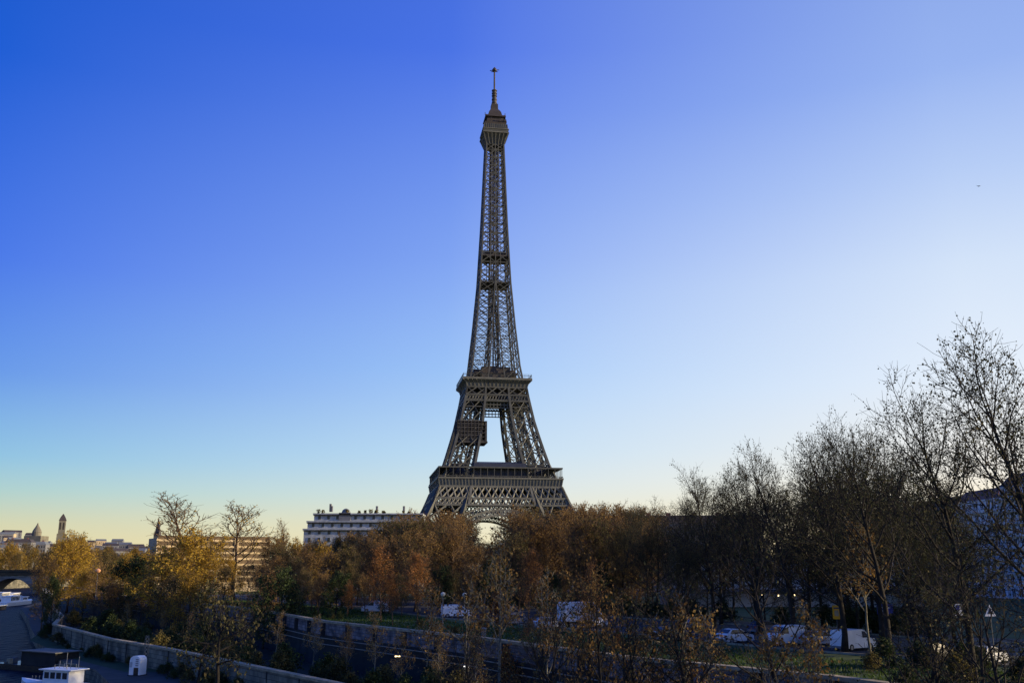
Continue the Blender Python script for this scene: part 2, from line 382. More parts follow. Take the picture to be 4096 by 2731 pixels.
# ------------------------------------------------------------------ the lattice tower
TC = Vector((-11.4, 567.1, 0)); TROT = 0.1582
PROF = [(0, 62), (20, 49.5), (44, 37.3), (57.6, 31.6), (67.5, 27.6), (90, 21.4), (112, 17.1), (120, 14.6), (150, 11.6), (179, 9.2), (218, 7.3), (270, 5.4), (280, 5.3)]
LEGW = [(0, 25), (44, 17.2), (57.6, 15.4), (67.5, 14.3), (98, 12), (115, 10.6), (120, 10.2), (150, 9.5), (185, 8.9), (218, 7.3), (290, 5.4)]
def ip(tab, z): return float(np.interp(z, [t[0] for t in tab], [t[1] for t in tab]))
tower = thing('lattice_tower', 'very tall dark iron lattice tower rising above the trees', 'tower', TC, TROT)
def brace(mb, a0, b0, a1, b1, w, rows=1, cols=1, horiz=True):
    """X bracing between the lower edge a0-b0 and the upper edge a1-b1"""
    a0, b0, a1, b1 = [np.asarray(p, float) for p in (a0, b0, a1, b1)]
    P = lambda u, v: (a0 * (1 - u) + b0 * u) * (1 - v) + (a1 * (1 - u) + b1 * u) * v
    for r in range(rows):
        for c in range(cols):
            u0, u1, v0, v1 = c / cols, (c + 1) / cols, r / rows, (r + 1) / rows
            mb.beam(P(u0, v0), P(u1, v1), w); mb.beam(P(u1, v0), P(u0, v1), w)
        if horiz: mb.beam(P(0, (r + 1) / rows), P(1, (r + 1) / rows), w * 1.2)
def leg_corners(sx, sy, z):
    a = ip(PROF, z); i = a - ip(LEGW, z)
    return [np.array((sx * x, sy * y, z)) for x, y in ((a, a), (i, a), (i, i), (a, i))]
def leg(sx, sy, zs, cw, bw, rows=1, cols=1):
    mb = MB()
    for z0, z1 in zip(zs[:-1], zs[1:]):
        A, B = leg_corners(sx, sy, z0), leg_corners(sx, sy, z1)
        for k in range(4):
            mb.beam(A[k], B[k], cw)
            brace(mb, A[k], A[(k + 1) % 4], B[k], B[(k + 1) % 4], bw, rows, cols)
    return mb
for sx in (-1, 1):
    for sy in (-1, 1):
        o = leg(sx, sy, [0, 11, 22, 33, 44, 53], 2.0, .9, 1, 2).build('lower_leg', M['iron'], tower)
        for c in leg_corners(sx, sy, 0):
            p = MB(); p.box((c[0] - 4, c[1] - 4, -1), (c[0] + 4, c[1] + 4, 3)); p.build('masonry_base', M['stone'], o)
        u = leg(sx, sy, [57.6, 66, 74.5, 83, 91.5, 100, 107], 1.3, .45, 1, 2)
        # lift rails and stair lines inside the leg
        for k in range(3):
            za, zb = 58, 108; A, B = leg_corners(sx, sy, za), leg_corners(sx, sy, zb); f = .3 + .2 * k
            u.beam(A[0] * (1 - f) + A[2] * f, B[0] * (1 - f) + B[2] * f, 1.1)
        u.build('upper_leg', M['iron'], tower)
# decorative arches under the first platform
def face_pt(k, s, d, z):
    """point on face k (0 front, 1 right, 2 back, 3 left): s along the face, d outward"""
    c = [(s, -d), (d, s), (-s, d), (-d, -s)][k]; return (c[0], c[1], z)
for k in range(4):
    mb = MB(); n = 44; zc = 1.5; r0, r1, r2 = 35.8, 38.6, 41.6
    def AP(r, t):
        x, z = r * math.sin(t), zc + r * math.cos(t)
        return face_pt(k, x, ip(PROF, max(z, 0)) - .6, z)
    for i in range(n):
        t0, t1 = R(-80 + 160 * i / n), R(-80 + 160 * (i + 1) / n)
        mb.beam(AP(r0, t0), AP(r0, t1), 1.1); mb.beam(AP(r1, t0), AP(r1, t1), 1.0); mb.beam(AP(r2, t0), AP(r2, t1), .8)
        mb.beam(AP(r0, t0), AP(r1, t0), .45); mb.beam(AP(r0, t0), AP(r1, t1), .4); mb.beam(AP(r0, t1), AP(r1, t0), .4)
        mb.beam(AP(r1, t0), AP(r2, t1), .5); mb.beam(AP(r1, t1), AP(r2, t0), .5)
    mb.build('arch', M['iron_light'], tower)
    mb = MB()                                            # lattice girder between arch and platform
    z0, z1, z2 = 42.8, 46.6, 53.0
    d0, d1, d2 = ip(PROF, z0) + .2, ip(PROF, z1) + .6, 34.2
    N = 19
    def E(z, d, u): return face_pt(k, d * (2 * u - 1), d, z)
    for i in range(N):
        u0, u1 = i / N, (i + 1) / N
        brace(mb, E(z1, d1, u0), E(z1, d1, u1), E(z2, d2, u0), E(z2, d2, u1), .85, 1, 1, False)
    for i in range(32):
        u0, u1 = i / 32, (i + 1) / 32
        brace(mb, E(z0, d0, u0), E(z0, d0, u1), E(z1, d1, u0), E(z1, d1, u1), .6, 1, 1, False)
    for z, d, w in ((z0, d0, 1.0), (z1, d1, 1.1), (z2, d2, 1.2)): mb.beam(E(z, d, 0), E(z, d, 1), w)
    for u in (0, .26, .74, 1): mb.beam(E(z0, d0, u), E(z2, d2, u), 1.3)
    mb.build('lattice_girder', M['iron_light'], tower)
# first platform
fp = MB(); fp.box((-34.6, -34.6, 55.5), (34.6, 34.6, 57.4)); fpo = fp.build('first_platform', M['iron_dark'], tower)
fr = MB(); 
for k in range(4):
    N = 38
    fr.add([face_pt(k, -35.2, 35.2, 53.2), face_pt(k, 35.2, 35.2, 53.2), face_pt(k, 36.0, 36.0, 57.6), face_pt(k, -36.0, 36.0, 57.6)], [(0, 1, 2, 3)])
    fr.beam(face_pt(k, -36, 36, 57.7), face_pt(k, 36, 36, 57.7), .9); fr.beam(face_pt(k, -35.3, 35.3, 53.2), face_pt(k, 35.3, 35.3, 53.2), .8)
    for i in range(N + 1):
        s = -35.2 + 70.4 * i / N; fr.beam(face_pt(k, s, 35.3, 53.2), face_pt(k, s * 1.02, 36.1, 57.6), .38)
fr.build('frieze', M['iron_light'], fpo)
rl = MB()
for k in range(4):
    rl.beam(face_pt(k, -36, 36, 58.9), face_pt(k, 36, 36, 58.9), .28)
    for i in range(36):
        s = -36 + 2 * i; rl.beam(face_pt(k, s, 36, 57.8), face_pt(k, s, 36, 58.9), .14)
rl.build('railing', M['iron'], fpo)
for k in range(4):
    for i in range(18):
        s = -35.4 + 70.8 * i / 18; gp = MB(); gp.beam(face_pt(k, s, 35.5, 57.6), face_pt(k, s, 35.5, 63.2), .32); gp.build('gallery_post', M['iron'], fpo)
gr = MB()
for k in range(4):
    z = 63.2; gr.add([face_pt(k, -36, 36, z), face_pt(k, 36, 36, z), face_pt(k, 29.5, 29.5, z + .5), face_pt(k, -29.5, 29.5, z + .5), face_pt(k, -36, 36, z + .75), face_pt(k, 36, 36, z + .75), face_pt(k, 29.5, 29.5, z + 1.2), face_pt(k, -29.5, 29.5, z + 1.2)],
                         [(0, 1, 5, 4), (4, 5, 6, 7), (3, 2, 1, 0), (2, 3, 7, 6)])
gr.build('gallery_roof', M['iron'], fpo)
for k in range(4):
    pb = MB(); n = 12
    L, d0, d1 = 15.2, 19, 31.5
    sec = [(d1, 57.5), (d1 + .3, 63.6), (d1 - .7, 66.4), (d0 + 3, 68.0), (d0, 68.0), (d0, 57.5)]
    V = [face_pt(k, s, d, z) for s in (-L, L) for d, z in sec]
    pb.add(V, [tuple(range(6)), tuple(range(11, 5, -1))] + [(i, 6 + i, 6 + (i + 1) % 6, (i + 1) % 6) for i in range(6)])
    po = pb.build('pavilion', M['pav_glass'], tower)
    mu = MB()
    for i in range(13):
        s = -L + 2 * L * i / 12; mu.beam(face_pt(k, s, d1 + .12, 57.6), face_pt(k, s, d1 + .42, 63.6), .18)
    mu.beam(face_pt(k, -L, d1 + .4, 63.6), face_pt(k, L, d1 + .4, 63.6), .4); mu.build('mullion', M['iron_dark'], po)
# scaffolded work stage round the front left leg
sc_ = MB(); a = 24.2
x0, x1, y0, y1 = -23.6, -6.8, -23.8, -8.5
for z in np.arange(79.5, 91, 2.2):
    sc_.box((x0, y0, z), (x1, y1, z + .35))
for x in np.arange(x0, x1 + .1, 2.0):
    for y in (y0, y1): sc_.beam((x, y, 79), (x, y, 91), .3)
for y in np.arange(y0, y1 + .1, 2.0):
    for x in (x0, x1): sc_.beam((x, y, 79), (x, y, 91), .3)
for z in np.arange(80.6, 90, 2.2):
    sc_.box((x0, y0 - .06, z - .3), (x1 - 3.2, y0, z + .35))
sc_.box((x0 - .3, y0 - .3, 78.4), (x1 + .5, y1 + .3, 79.3))
sc_.build('work_scaffold', M['net'], tower)
# second platform
sp = MB()
for k in range(4):
    d0, d1 = 17.6, 20.3
    sp.add([face_pt(k, -d0, d0, 111.8), face_pt(k, d0, d0, 111.8), face_pt(k, 18.3, 18.3, 114.2), face_pt(k, -18.3, 18.3, 114.2), face_pt(k, d1, d1, 116.0), face_pt(k, -d1, d1, 116.0), face_pt(k, d1, d1, 117.0), face_pt(k, -d1, d1, 117.0)],
           [(0, 1, 2, 3), (3, 2, 4, 5), (5, 4, 6, 7)])
    for i in range(17):
        s = -1 + 2 * i / 16; sp.beam(face_pt(k, s * 17.6, 17.7, 111.8), face_pt(k, s * 18.3, 18.4, 114.2), .3); sp.beam(face_pt(k, s * 18.3, 18.4, 114.2), face_pt(k, s * 20.3, 20.35, 116), .25)
sp.box((-20.3, -20.3, 116.9), (20.3, 20.3, 117.2)); sp.box((-17, -17, 112.5), (17, 17, 113.2))
spo = sp.build('second_platform', M['iron_light'], tower)
rl = MB()
for k in range(4):
    for z, w in ((118.6, .25), (119.4, .12)): rl.beam(face_pt(k, -20, 20, z), face_pt(k, 20, 20, z), w)
    for i in range(21): rl.beam(face_pt(k, -20 + 2 * i, 20, 117), face_pt(k, -20 + 2 * i, 20, 119.4), .12)
rl.build('railing', M['iron'], spo)
for k in range(4):
    mb = MB()
    for z0, z1, n, r, w in ((107.2, 111.8, 6, 1, .6), (103.6, 107.2, 22, 1, .4)):
        d0, d1 = ip(PROF, z0) + .1, ip(PROF, z1) + .3
        for i in range(n):
            u0, u1 = i / n, (i + 1) / n
            e = lambda z, d, u: face_pt(k, d * (2 * u - 1), d, z)
            brace(mb, e(z0, d0, u0), e(z0, d0, u1), e(z1, d1, u0), e(z1, d1, u1), w, r, 1, False)
        for z, d in ((z0, d0), (z1, d1)): mb.beam(face_pt(k, -d, d, z), face_pt(k, d, d, z), .9)
    d0, d1 = ip(PROF, 103.6), ip(PROF, 111.8) + .3
    for u in (0, .31, .69, 1): mb.beam(face_pt(k, d0 * (2 * u - 1), d0, 103.6), face_pt(k, d1 * (2 * u - 1), d1, 111.8), 1.1)
    for z in (99.6, 101.4, 103.2): mb.beam(face_pt(k, -8.2, 18, z), face_pt(k, 8.2, 18, z), .55)
    for i in range(9): mb.beam(face_pt(k, -8 + 2 * i, 18, 99.6), face_pt(k, -8 + 2 * i, 18, 103.6), .45)
    mb.build('lattice_band', M['iron'], tower)
dk = MB(); dk.box((-16.5, -16.5, 104.5), (16.5, 16.5, 105.0)); dk.box((-15.5, -15.5, 108.2), (15.5, 15.5, 108.9)); dk.build('inner_deck', M['iron_dark'], tower)
pv = MB()
for k in range(4): pv.box(*[tuple(sorted(v)) if False else v for v in ((-8.5, -12.5 if k == 0 else 8 , 117.2), (8.5, -8 if k == 0 else 12.5, 125.0))]) if k in (0, 2) else pv.box((8 if k == 1 else -12.5, -7, 117.2), (12.5 if k == 1 else -8, 7, 124.4))
pv.box((-13.2, -13.2, 121.0), (13.2, 13.2, 121.5)); pv.build('upper_pavilion', M['iron_dark'], tower)
# shaft above the second platform
def shaft(zs, cw, bw, nm):
    for sx in (-1, 1):
        for sy in (-1, 1):
            mb = MB()
            for z0, z1 in zip(zs[:-1], zs[1:]):
                A, B = leg_corners(sx, sy, z0), leg_corners(sx, sy, z1)
                for k in range(4): mb.beam(A[k], B[k], cw if k == 0 else cw * .75)
                for k in (0, 3):
                    brace(mb, A[k], A[(k + 1) % 4], B[k], B[(k + 1) % 4], bw, 1, 1); brace(mb, A[k], A[(k + 1) % 4], B[k], B[(k + 1) % 4], bw * .5, 2, 2, False)
                for k in (1, 2): brace(mb, A[k], A[(k + 1) % 4], B[k], B[(k + 1) % 4], bw * .8, 1, 1)
            mb.build(nm, M['iron'], tower)
zs = [117.2]; st = 8.6
while zs[-1] < 184: zs.append(zs[-1] + st); st *= .965
shaft(zs, .85, .32, 'shaft_leg')
ztop = zs[-1]; mb = MB(); z = ztop; lv = [z]; st = 6.4
while lv[-1] < 268: lv.append(min(270, lv[-1] + st)); st *= .985
for z0, z1 in zip(lv[:-1], lv[1:]):
    a0, a1 = ip(PROF, z0), ip(PROF, z1)
    for k in range(4):
        mb.beam(face_pt(k, a0, a0, z0), face_pt(k, a1, a1, z1), .85)
        for s in (-.36, .0, .36): mb.beam(face_pt(k, a0 * s, a0, z0), face_pt(k, a1 * s, a1, z1), .5 if s == 0 else .4)
        e = lambda u, v: face_pt(k, (a0 * (1 - v) + a1 * v) * u, a0 * (1 - v) + a1 * v, z0 + (z1 - z0) * v)
        for u0, u1 in ((-1, 0), (0, 1)):
            brace(mb, e(u0, 0), e(u1, 0), e(u0, 1), e(u1, 1), .40, 1, 1)
mb.build('upper_shaft', M['iron'], tower)
lc = MB()
for x, y in ((-3, -3), (3, -3), (3, 3), (-3, 3), (0, -2.2), (0, 2.2)):
    lc.beam((x, y, 117), (x * .72, y * .72, 272), .45)
for z in np.arange(120, 270, 4.2):
    r = 3 - (z - 117) * .0055
    for p, q in (((-r, -r), (r, -r)), ((r, -r), (r, r)), ((r, r), (-r, r)), ((-r, r), (-r, -r))): lc.beam((*p, z), (*q, z), .4); lc.beam((*p, z), (*q, z + 4.2), .3)
lc.build('lift_core', M['iron_dark'], tower)
for z, ex in ((195.5, .6), (178.5, -.15)):
    ipf = MB(); a = ip(PROF, z) + ex - .5; ipf.box((-a, -a, z - .6), (a, a, z + .3)); ipf.box((-a * .8, -a * .8, z + .3), (a * .8, a * .8, z + 3.0 * ex + .8))
    ipf.build('intermediate_platform', M['iron_dark'], tower)
# top gallery and mast
tg = MB(); S = lambda a, z: [(-a, -a, z), (a, -a, z), (a, a, z), (-a, a, z)]
def stack(mb, secs):
    V = [p for a, z in secs for p in S(a, z)]; n = len(secs)
    mb.add(V, [(3, 2, 1, 0), tuple(4 * (n - 1) + j for j in range(4))] + [(i * 4 + j, i * 4 + (j + 1) % 4, (i + 1) * 4 + (j + 1) % 4, (i + 1) * 4 + j) for i in range(n - 1) for j in range(4)])
stack(tg, [(5.4, 269.5), (5.6, 271), (6.3, 274), (7.7, 276.6), (8.0, 276.7), (8.0, 279.4), (7.5, 279.5), (7.3, 283.0), (6.6, 283.1)])
tgo = tg.build('top_gallery', M['iron'], tower)
bk = MB()
for k in range(4):
    for i in range(7):
        s = -1 + i / 3; bk.beam(face_pt(k, s * 5.5, 5.6, 270), face_pt(k, s * 7.7, 7.9, 276.6), .45)
    bk.beam(face_pt(k, -8.1, 8.1, 277), face_pt(k, 8.1, 8.1, 277), .6); bk.beam(face_pt(k, -8.1, 8.1, 279.4), face_pt(k, 8.1, 8.1, 279.4), .5)
    for i in range(13): bk.beam(face_pt(k, -7.6 + 1.27 * i, 7.6, 279.4), face_pt(k, -7.4 + 1.23 * i, 7.4, 283), .2)
bk.build('bracket', M['iron_light'], tgo)
cu = MB(); stack(cu, [(6.6, 283.1), (6.9, 284.6), (5.6, 284.8), (5.2, 288.4), (6.6, 288.6), (6.4, 289.6), (4.6, 290.0), (3.9, 293), (2.9, 294.8), (2.2, 295.6), (2.1, 299.4)])
cuo = cu.build('cupola', M['iron_dark'], tower)
rnd = random.Random(4)
for i in range(26):
    t = rnd.uniform(0, 2 * math.pi); r = rnd.uniform(5.6, 7.0); z = rnd.choice((284.5, 284.5, 289.4)); x, y = max(-6.6, min(6.6, r * 1.3 * math.cos(t))), max(-6.6, min(6.6, r * 1.3 * math.sin(t)))
    an = MB(); an.beam((x, y, z), (x, y, z + rnd.uniform(1.2, 4)), .35)
    if i % 3 == 0: an.box((x - .7, y - .7, z + .4), (x + .7, y + .7, z + 1.9))
    an.build('aerial', M['iron_dark'], cuo)

ma = MB(); ma.lathe([(1.55, 299), (1.5, 304.5), (1.25, 305), (1.25, 310), (.55, 310.4), (.5, 323.3)], 10)
for z in (300.5, 302.8, 305.5, 307.2, 309.2): ma.lathe([(1.75, z), (1.75, z + .6)], 10)
mao = ma.build('mast', M['iron_dark'], tower)
cr_ = MB(); cr_.lathe([(.5, 323), (1.5, 323.4), (1.5, 324.6), (.7, 325.6), (.3, 326.2)], 10)
cr_.beam((-3, 0, 323.6), (3, 0, 324.6), .35); cr_.beam((0, -3, 323.6), (0, 3, 324.6), .35); cr_.beam((-2.2, 0, 322.8), (2.2, 0, 323.2), .3)
cr_.build('mast_head', M['iron_dark'], mao)
for o in tower.children:
    if o.name.split('.')[0] in ('first_platform', 'pavilion'): o.scale = (.967, .967, 1)

# ------------------------------------------------------------------ buildings
def facade_building(name, label, loc, rz, w, d, h, floors, bays, wall, roof, roof_h=3.0, ww=1.2, wh=1.9, side=0, balcony=False, group=None, cat='building', glass='glass', base=0, mansard=True, stuffwin=False):
    t = thing(name, label, cat, loc, rz, group)
    mb = MB(); mb.box((-w / 2, -d / 2, -1), (w / 2, d / 2, h)); wl_ = mb.build('wall', M[wall], t)
    cm = MB(); fh = h / floors
    for k in range(1, floors + 1): cm.box((-w / 2 - .25, -d / 2 - .3, k * fh - .22), (w / 2 + .25, -d / 2 - .004, k * fh + .06))
    cm.build('cornice', M[wall], wl_)
    rb = MB()
    if mansard:
        i = min(2.2, d / 4)
        rb.add([(-w / 2 - .2, -d / 2 - .2, h + .06), (w / 2 + .2, -d / 2 - .2, h + .06), (w / 2 + .2, d / 2 + .2, h + .06), (-w / 2 - .2, d / 2 + .2, h + .06), (-w / 2 + i, -d / 2 + i, h + roof_h), (w / 2 - i, -d / 2 + i, h + roof_h), (w / 2 - i, d / 2 - i, h + roof_h), (-w / 2 + i, d / 2 - i, h + roof_h)],
               [(0, 1, 5, 4), (1, 2, 6, 5), (2, 3, 7, 6), (3, 0, 4, 7), (4, 5, 6, 7)])
    else: rb.box((-w / 2 - .3, -d / 2 - .35, h + .07), (w / 2 + .3, d / 2 + .3, h + .5))
    ro = rb.build('roof', M[roof], t); rg = random.Random(int(abs(loc[0] * 7 + loc[1] * 13)))
    for k in range(max(2, int(w / 9))):
        x = -w / 2 + (k + .5) * w / max(2, int(w / 9)) + rg.uniform(-1, 1)
        c = MB(); c.box((x - .9, -.5, h + .3), (x + .9, .5, h + roof_h + 1.3)); c.build('chimney', M['brick'], ro)
    def win(P):
        m = MB(); m.box((-ww / 2 - .12, -.10, -.12), (ww / 2 + .12, 0.05, wh + .12), 0); m.box((-ww / 2, -.13, 0), (ww / 2, -.09, wh), 1); m.box((-.05, -.16, 0), (.05, -.12, wh), 0); return m
    faces = [(0, w, bays)] + ([(side, d, max(2, int(bays * d / w)))] if side else [])
    src = None; allw = MB(); cnt = 0
    for f, L, n in faces:
        for k in range(base, floors):
            for b in range(n):
                s = -L / 2 + (b + .5) * L / n; z = k * fh + (fh - wh) * .35
                if f == 0: P, rot = (s, -d / 2 - .006, z), 0
                elif f == 1: P, rot = (w / 2 + .006, s, z), math.pi / 2
                else: P, rot = (-w / 2 - .006, s, z), -math.pi / 2
                if cnt < 100:
                    if src is None: src = win(0).build('window', [M['sign_white'] if wall != 'facade_dim' else M['facade_dim'], M[glass]], t)
                    else: o = src.copy(); COL.objects.link(o); src_ = o; o.parent = t
                    o = src if cnt == 0 else src_
                    o.location = P; o.rotation_euler = (0, 0, rot); cnt += 1
    if balcony:
        for k in range(2, floors):
            m = MB(); z = k * fh - .05; m.box((-w / 2, -d / 2 - 1.0, z - .2), (w / 2, -d / 2 - .31, z + .12)); m.box((-w / 2, -d / 2 - 1.06, z + .12), (w / 2, -d / 2 - 1.0, z + .5))
            m.beam((-w / 2, -d / 2 - .95, z + 1.0), (w / 2, -d / 2 - .95, z + 1.0), .1)
            nb = int(w / .9)
            for q in range(nb + 1): x = -w / 2 + w * q / nb; m.beam((x, -d / 2 - .95, z), (x, -d / 2 - .95, z + 1), .05)
            m.build('balcony', M['facade_white'], t)
    return t
# long pale block with stepped attic storeys behind the trees
hb = thing('apartment_block', 'long pale grey apartment block with stepped attic storeys and roof plants beside the tower', 'building', (-66, 452, 0))
WB = [(-28.5, 24.5, 0, 27.0), (-27.2, 25, 27.0, 30.5), (-24.6, 25, 30.5, 34.0)]
for i, (xa, xb, za, zb) in enumerate(WB):
    m = MB(); m.box((xa, -9 + i * 1.2, za - (1 if i == 0 else 0)), (xb, 10, zb)); wl_ = m.build('wall', M['facade_cool'], hb)
    m = MB(); m.box((xa - .5, -9.6 + i * 1.2, zb - .5), (xb + .4, -9.002 + i * 1.2, zb + .12)); m.box((xa - .3, -9.75 + i * 1.2, zb - 1.0), (xb + .2, -9.003 + i * 1.2, zb - .62), 1); m.build('cornice', [M['facade_cool'], M['dark_wall']], wl_)  # dark strip puts the balconies and the shadow under them into the colour
    n = 12
    for fz in ((za + .9,) if i else (za + 17.5, za + 21.2, za + 24.6)):
        for k in range(n):
            x = xa + (k + .6) * (xb - xa) / n
            w = MB(); w.box((-.75, -.12, -.1), (.75, .04, 2.0)); wo_ = w.build('window', M['facade_cool'], hb); wo_.location = (x, -9.006 + i * 1.2, fz)
            g = MB(); g.box((-.6, -.16, 0), (.6, -.11, 1.9)); g.build('pane', M['glass'], wo_)
m = MB(); m.lathe([(2.6, 0), (2.5, 1.0), (2.1, 2.0), (1.3, 2.7), (.3, 3.1)], 14); dm = m.build('roof_dome', M['zinc'], hb); dm.location = (-10.5, -4, 34.1); dm.scale = (.8, .8, .75)
m = MB(); m.box((-13.2, -7.2, 27.0), (-7.9, -6.6, 34.4)); m.build('bay_front', M['facade_dim'], hb)
rg = random.Random(7)
for k in range(15):
    x = rg.uniform(-24, 20); hh = rg.uniform(.7, 2.0); m = MB()
    for q in range(60):
        a, r_ = rg.uniform(0, 6.28), rg.uniform(0, .9) * hh * .6; z = rg.uniform(0, hh); c = Vector((x + r_ * math.cos(a), -5.5 + r_ * math.sin(a), 34.1 + z)); e = Vector((rg.uniform(-1, 1), rg.uniform(-1, 1), rg.uniform(-1, 1))) * .35; e2 = Vector((rg.uniform(-1, 1), rg.uniform(-1, 1), rg.uniform(-1, 1))) * .35
        m.quad(c - e, c + e2, c + e, c - e2)
    m.build('roof_plant', M['leaf_olive'], hb)
for x in (-18.5, -17.9, 3.0, 15.5):
    m = MB(); m.box((x, -3, 35), (x + .9, -1.5, 37.6 + (1 if x < -18 else 0))); m.build('chimney', M['facade_dim'], hb)
# buildings across the quay street on the right, half hidden by plane trees
facade_building('apartment_block', 'tall shaded apartment block with white balcony lines at the right edge', (138, 232, 3), -math.pi / 2, 36, 24, 27.5, 9, 10, 'facade_white', 'slate', 3.2, balcony=True, ww=1.5, wh=2.0)
facade_building('apartment_block', 'pale apartment block with reddish mansard roof beside the tall shaded block', (137.5, 262.5, 3), -math.pi / 2, 24, 24, 25, 8, 7, 'facade_white', 'brick', 3.0, balcony=True, ww=1.5)
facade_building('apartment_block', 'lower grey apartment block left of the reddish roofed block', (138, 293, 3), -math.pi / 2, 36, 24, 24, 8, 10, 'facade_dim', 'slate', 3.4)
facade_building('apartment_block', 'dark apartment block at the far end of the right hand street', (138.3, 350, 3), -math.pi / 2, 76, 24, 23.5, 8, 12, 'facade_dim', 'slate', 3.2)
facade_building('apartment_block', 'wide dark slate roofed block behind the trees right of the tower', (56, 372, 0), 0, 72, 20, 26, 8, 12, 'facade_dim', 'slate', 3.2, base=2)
facade_building('apartment_block', 'unseen apartment block of the quay street outside the right edge, lengthened to shade the parked cars', (138.2, 148, 3), -math.pi / 2, 130, 24, 26, 8, 12, 'facade', 'slate', 3.2)  # out-of-view block stretched so its shadow falls on the parked cars
facade_building('street_pavilion', 'low bluish grey pavilion with dark ground floor behind the parked cars', (57, 206, 3), 0, 50, 16, 9.2, 3, 16, 'facade', 'zinc', .8, base=1, mansard=False, cat='pavilion')
cn = thing('shop_awning', 'long dark awning with warm lamps along the low bluish pavilion', 'awning', (57, 196.6, 3))
m = MB(); m.add([(-25, 0, 3.3), (25, 0, 3.3), (25, -2.6, 2.7), (-25, -2.6, 2.7), (-25, 0, 3.45), (25, 0, 3.45), (25, -2.6, 2.85), (-25, -2.6, 2.85)], [(3, 2, 1, 0), (4, 5, 6, 7), (0, 1, 5, 4), (1, 2, 6, 5), (2, 3, 7, 6), (3, 0, 4, 7)]); m.build('awning_cloth', M['black_paint'], cn)
for k in range(3, 6):
    m = MB(); m.lathe([(.05, 2.1), (.16, 2.2), (.16, 2.4), (.05, 2.5)], 8, (-16 + k * 2.7 + (k % 3) * .5, -2.0, .0)); m.build('lamp', M['lit'], cn)
# window-glass reflection of a building, modelled as a solid banded block
bb = thing('reflected_building', 'window-glass reflection of a banded building, added as a solid block among the golden left trees', 'building', (-131, 425, 0), R(32))
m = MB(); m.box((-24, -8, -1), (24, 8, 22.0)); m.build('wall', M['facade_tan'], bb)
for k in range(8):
    m = MB(); m.box((-24.3, -8.5, 3.2 + k * 2.5), (24.3, -8.003, 4.0 + k * 2.5)); m.box((24.003, -8.3, 3.2 + k * 2.5), (24.4, 8, 4.0 + k * 2.5)); m.build('reflected_band', M['band'], bb)
    g = MB(); g.box((-23.6, -8.12, 4.15 + k * 2.5), (23.6, -8.004, 5.55 + k * 2.5)); g.build('window', M['band_dark'], bb)  # dark rows between the reflected bands
m = MB(); m.box((8.2, -8.7, 1), (9.8, -8.006, 22.3)); m.build('reflected_pilaster', M['band'], bb)
# far hill with houses, churches
hm = MB(); na, nr = 90, 14; hv = []
hr = random.Random(3); bumps = [(hr.uniform(-50, 60), hr.uniform(.6, 1.0), hr.uniform(3, 9)) for _ in range(40)]
def hz(a, r):
    base = 50 + 9 * math.sin(a * .21 + 1) + 7 * math.sin(a * .6) + 3 * math.sin(a * 1.9 + 2)
    base *= 1 if a < -22 else max(.1, 1 - (a + 22) / 9 * .5) if a < -13 else .5
    return base * max(0, min(1, (r - 1300) / 900)) ** .8
for i in range(na + 1):
    a = -50 + 100 * i / na
    for j in range(nr + 1):
        r = 1250 + 1500 * j / nr; hv.append((r * math.sin(R(a)), r * math.cos(R(a)), hz(a, r) - .5))
hm.add(hv, [(i * (nr + 1) + j, (i + 1) * (nr + 1) + j, (i + 1) * (nr + 1) + j + 1, i * (nr + 1) + j + 1) for i in range(na) for j in range(nr)])
M['hill'] = mat('far_hill', (.14, .13, .10), .95, col2=(.07, .075, .06), scale=.02, detail=12)
tag(hm.build('hills', M['hill']), kind='structure')
hr = random.Random(11); hsrc = None
def house(w, d, h, wallm, roofm):
    t = thing('hill_house', 'x', 'house')
    m = MB(); m.box((-w / 2, -d / 2, -6), (w / 2, d / 2, h)); m.build('wall', M[wallm], t)
    m = MB(); m.add([(-w / 2 - .4, -d / 2 - .4, h + .02), (w / 2 + .4, -d / 2 - .4, h + .02), (w / 2 + .4, d / 2 + .4, h + .02), (-w / 2 - .4, d / 2 + .4, h + .02), (-w / 2, 0, h + 4), (w / 2, 0, h + 4)], [(0, 1, 5, 4), (2, 3, 4, 5), (1, 2, 5), (3, 0, 4)]); m.build('roof', M[roofm], t)
    m = MB()
    for k in range(int(h / 3.4)):
        for q in range(int(w / 4)): m.box((-w / 2 + 1.2 + q * 4, -d / 2 - .1, 1 + k * 3.4), (-w / 2 + 2.8 + q * 4, -d / 2 - .01, 3 + k * 3.4))
    tag(m.build('window_rows', M['glass'], t), kind='stuff'); return t
HP = [house(20, 12, 9, 'facade_tan', 'zinc'), house(26, 14, 12, 'facade_dim', 'slate'), house(14, 12, 8, 'facade_tan', 'slate'), house(22, 12, 13, 'facade_dim', 'zinc')]
HL = 'small pale house among many on the hazy far hill at the left'
for k in range(46):
    a = hr.uniform(-29.5, -17.5); r = hr.uniform(1500, 2350); L = (r * math.sin(R(a)), r * math.cos(R(a)), hz(a, r))
    if k < 4: o = HP[k]; o.location = L; o.rotation_euler = (0, 0, R(-a + hr.uniform(-30, 30))); o['label'] = HL; o['group'] = 'houses on the far hill'
    else: dup(HP[k % 4], L, R(-a + hr.uniform(-30, 30)), HL, 'houses on the far hill')
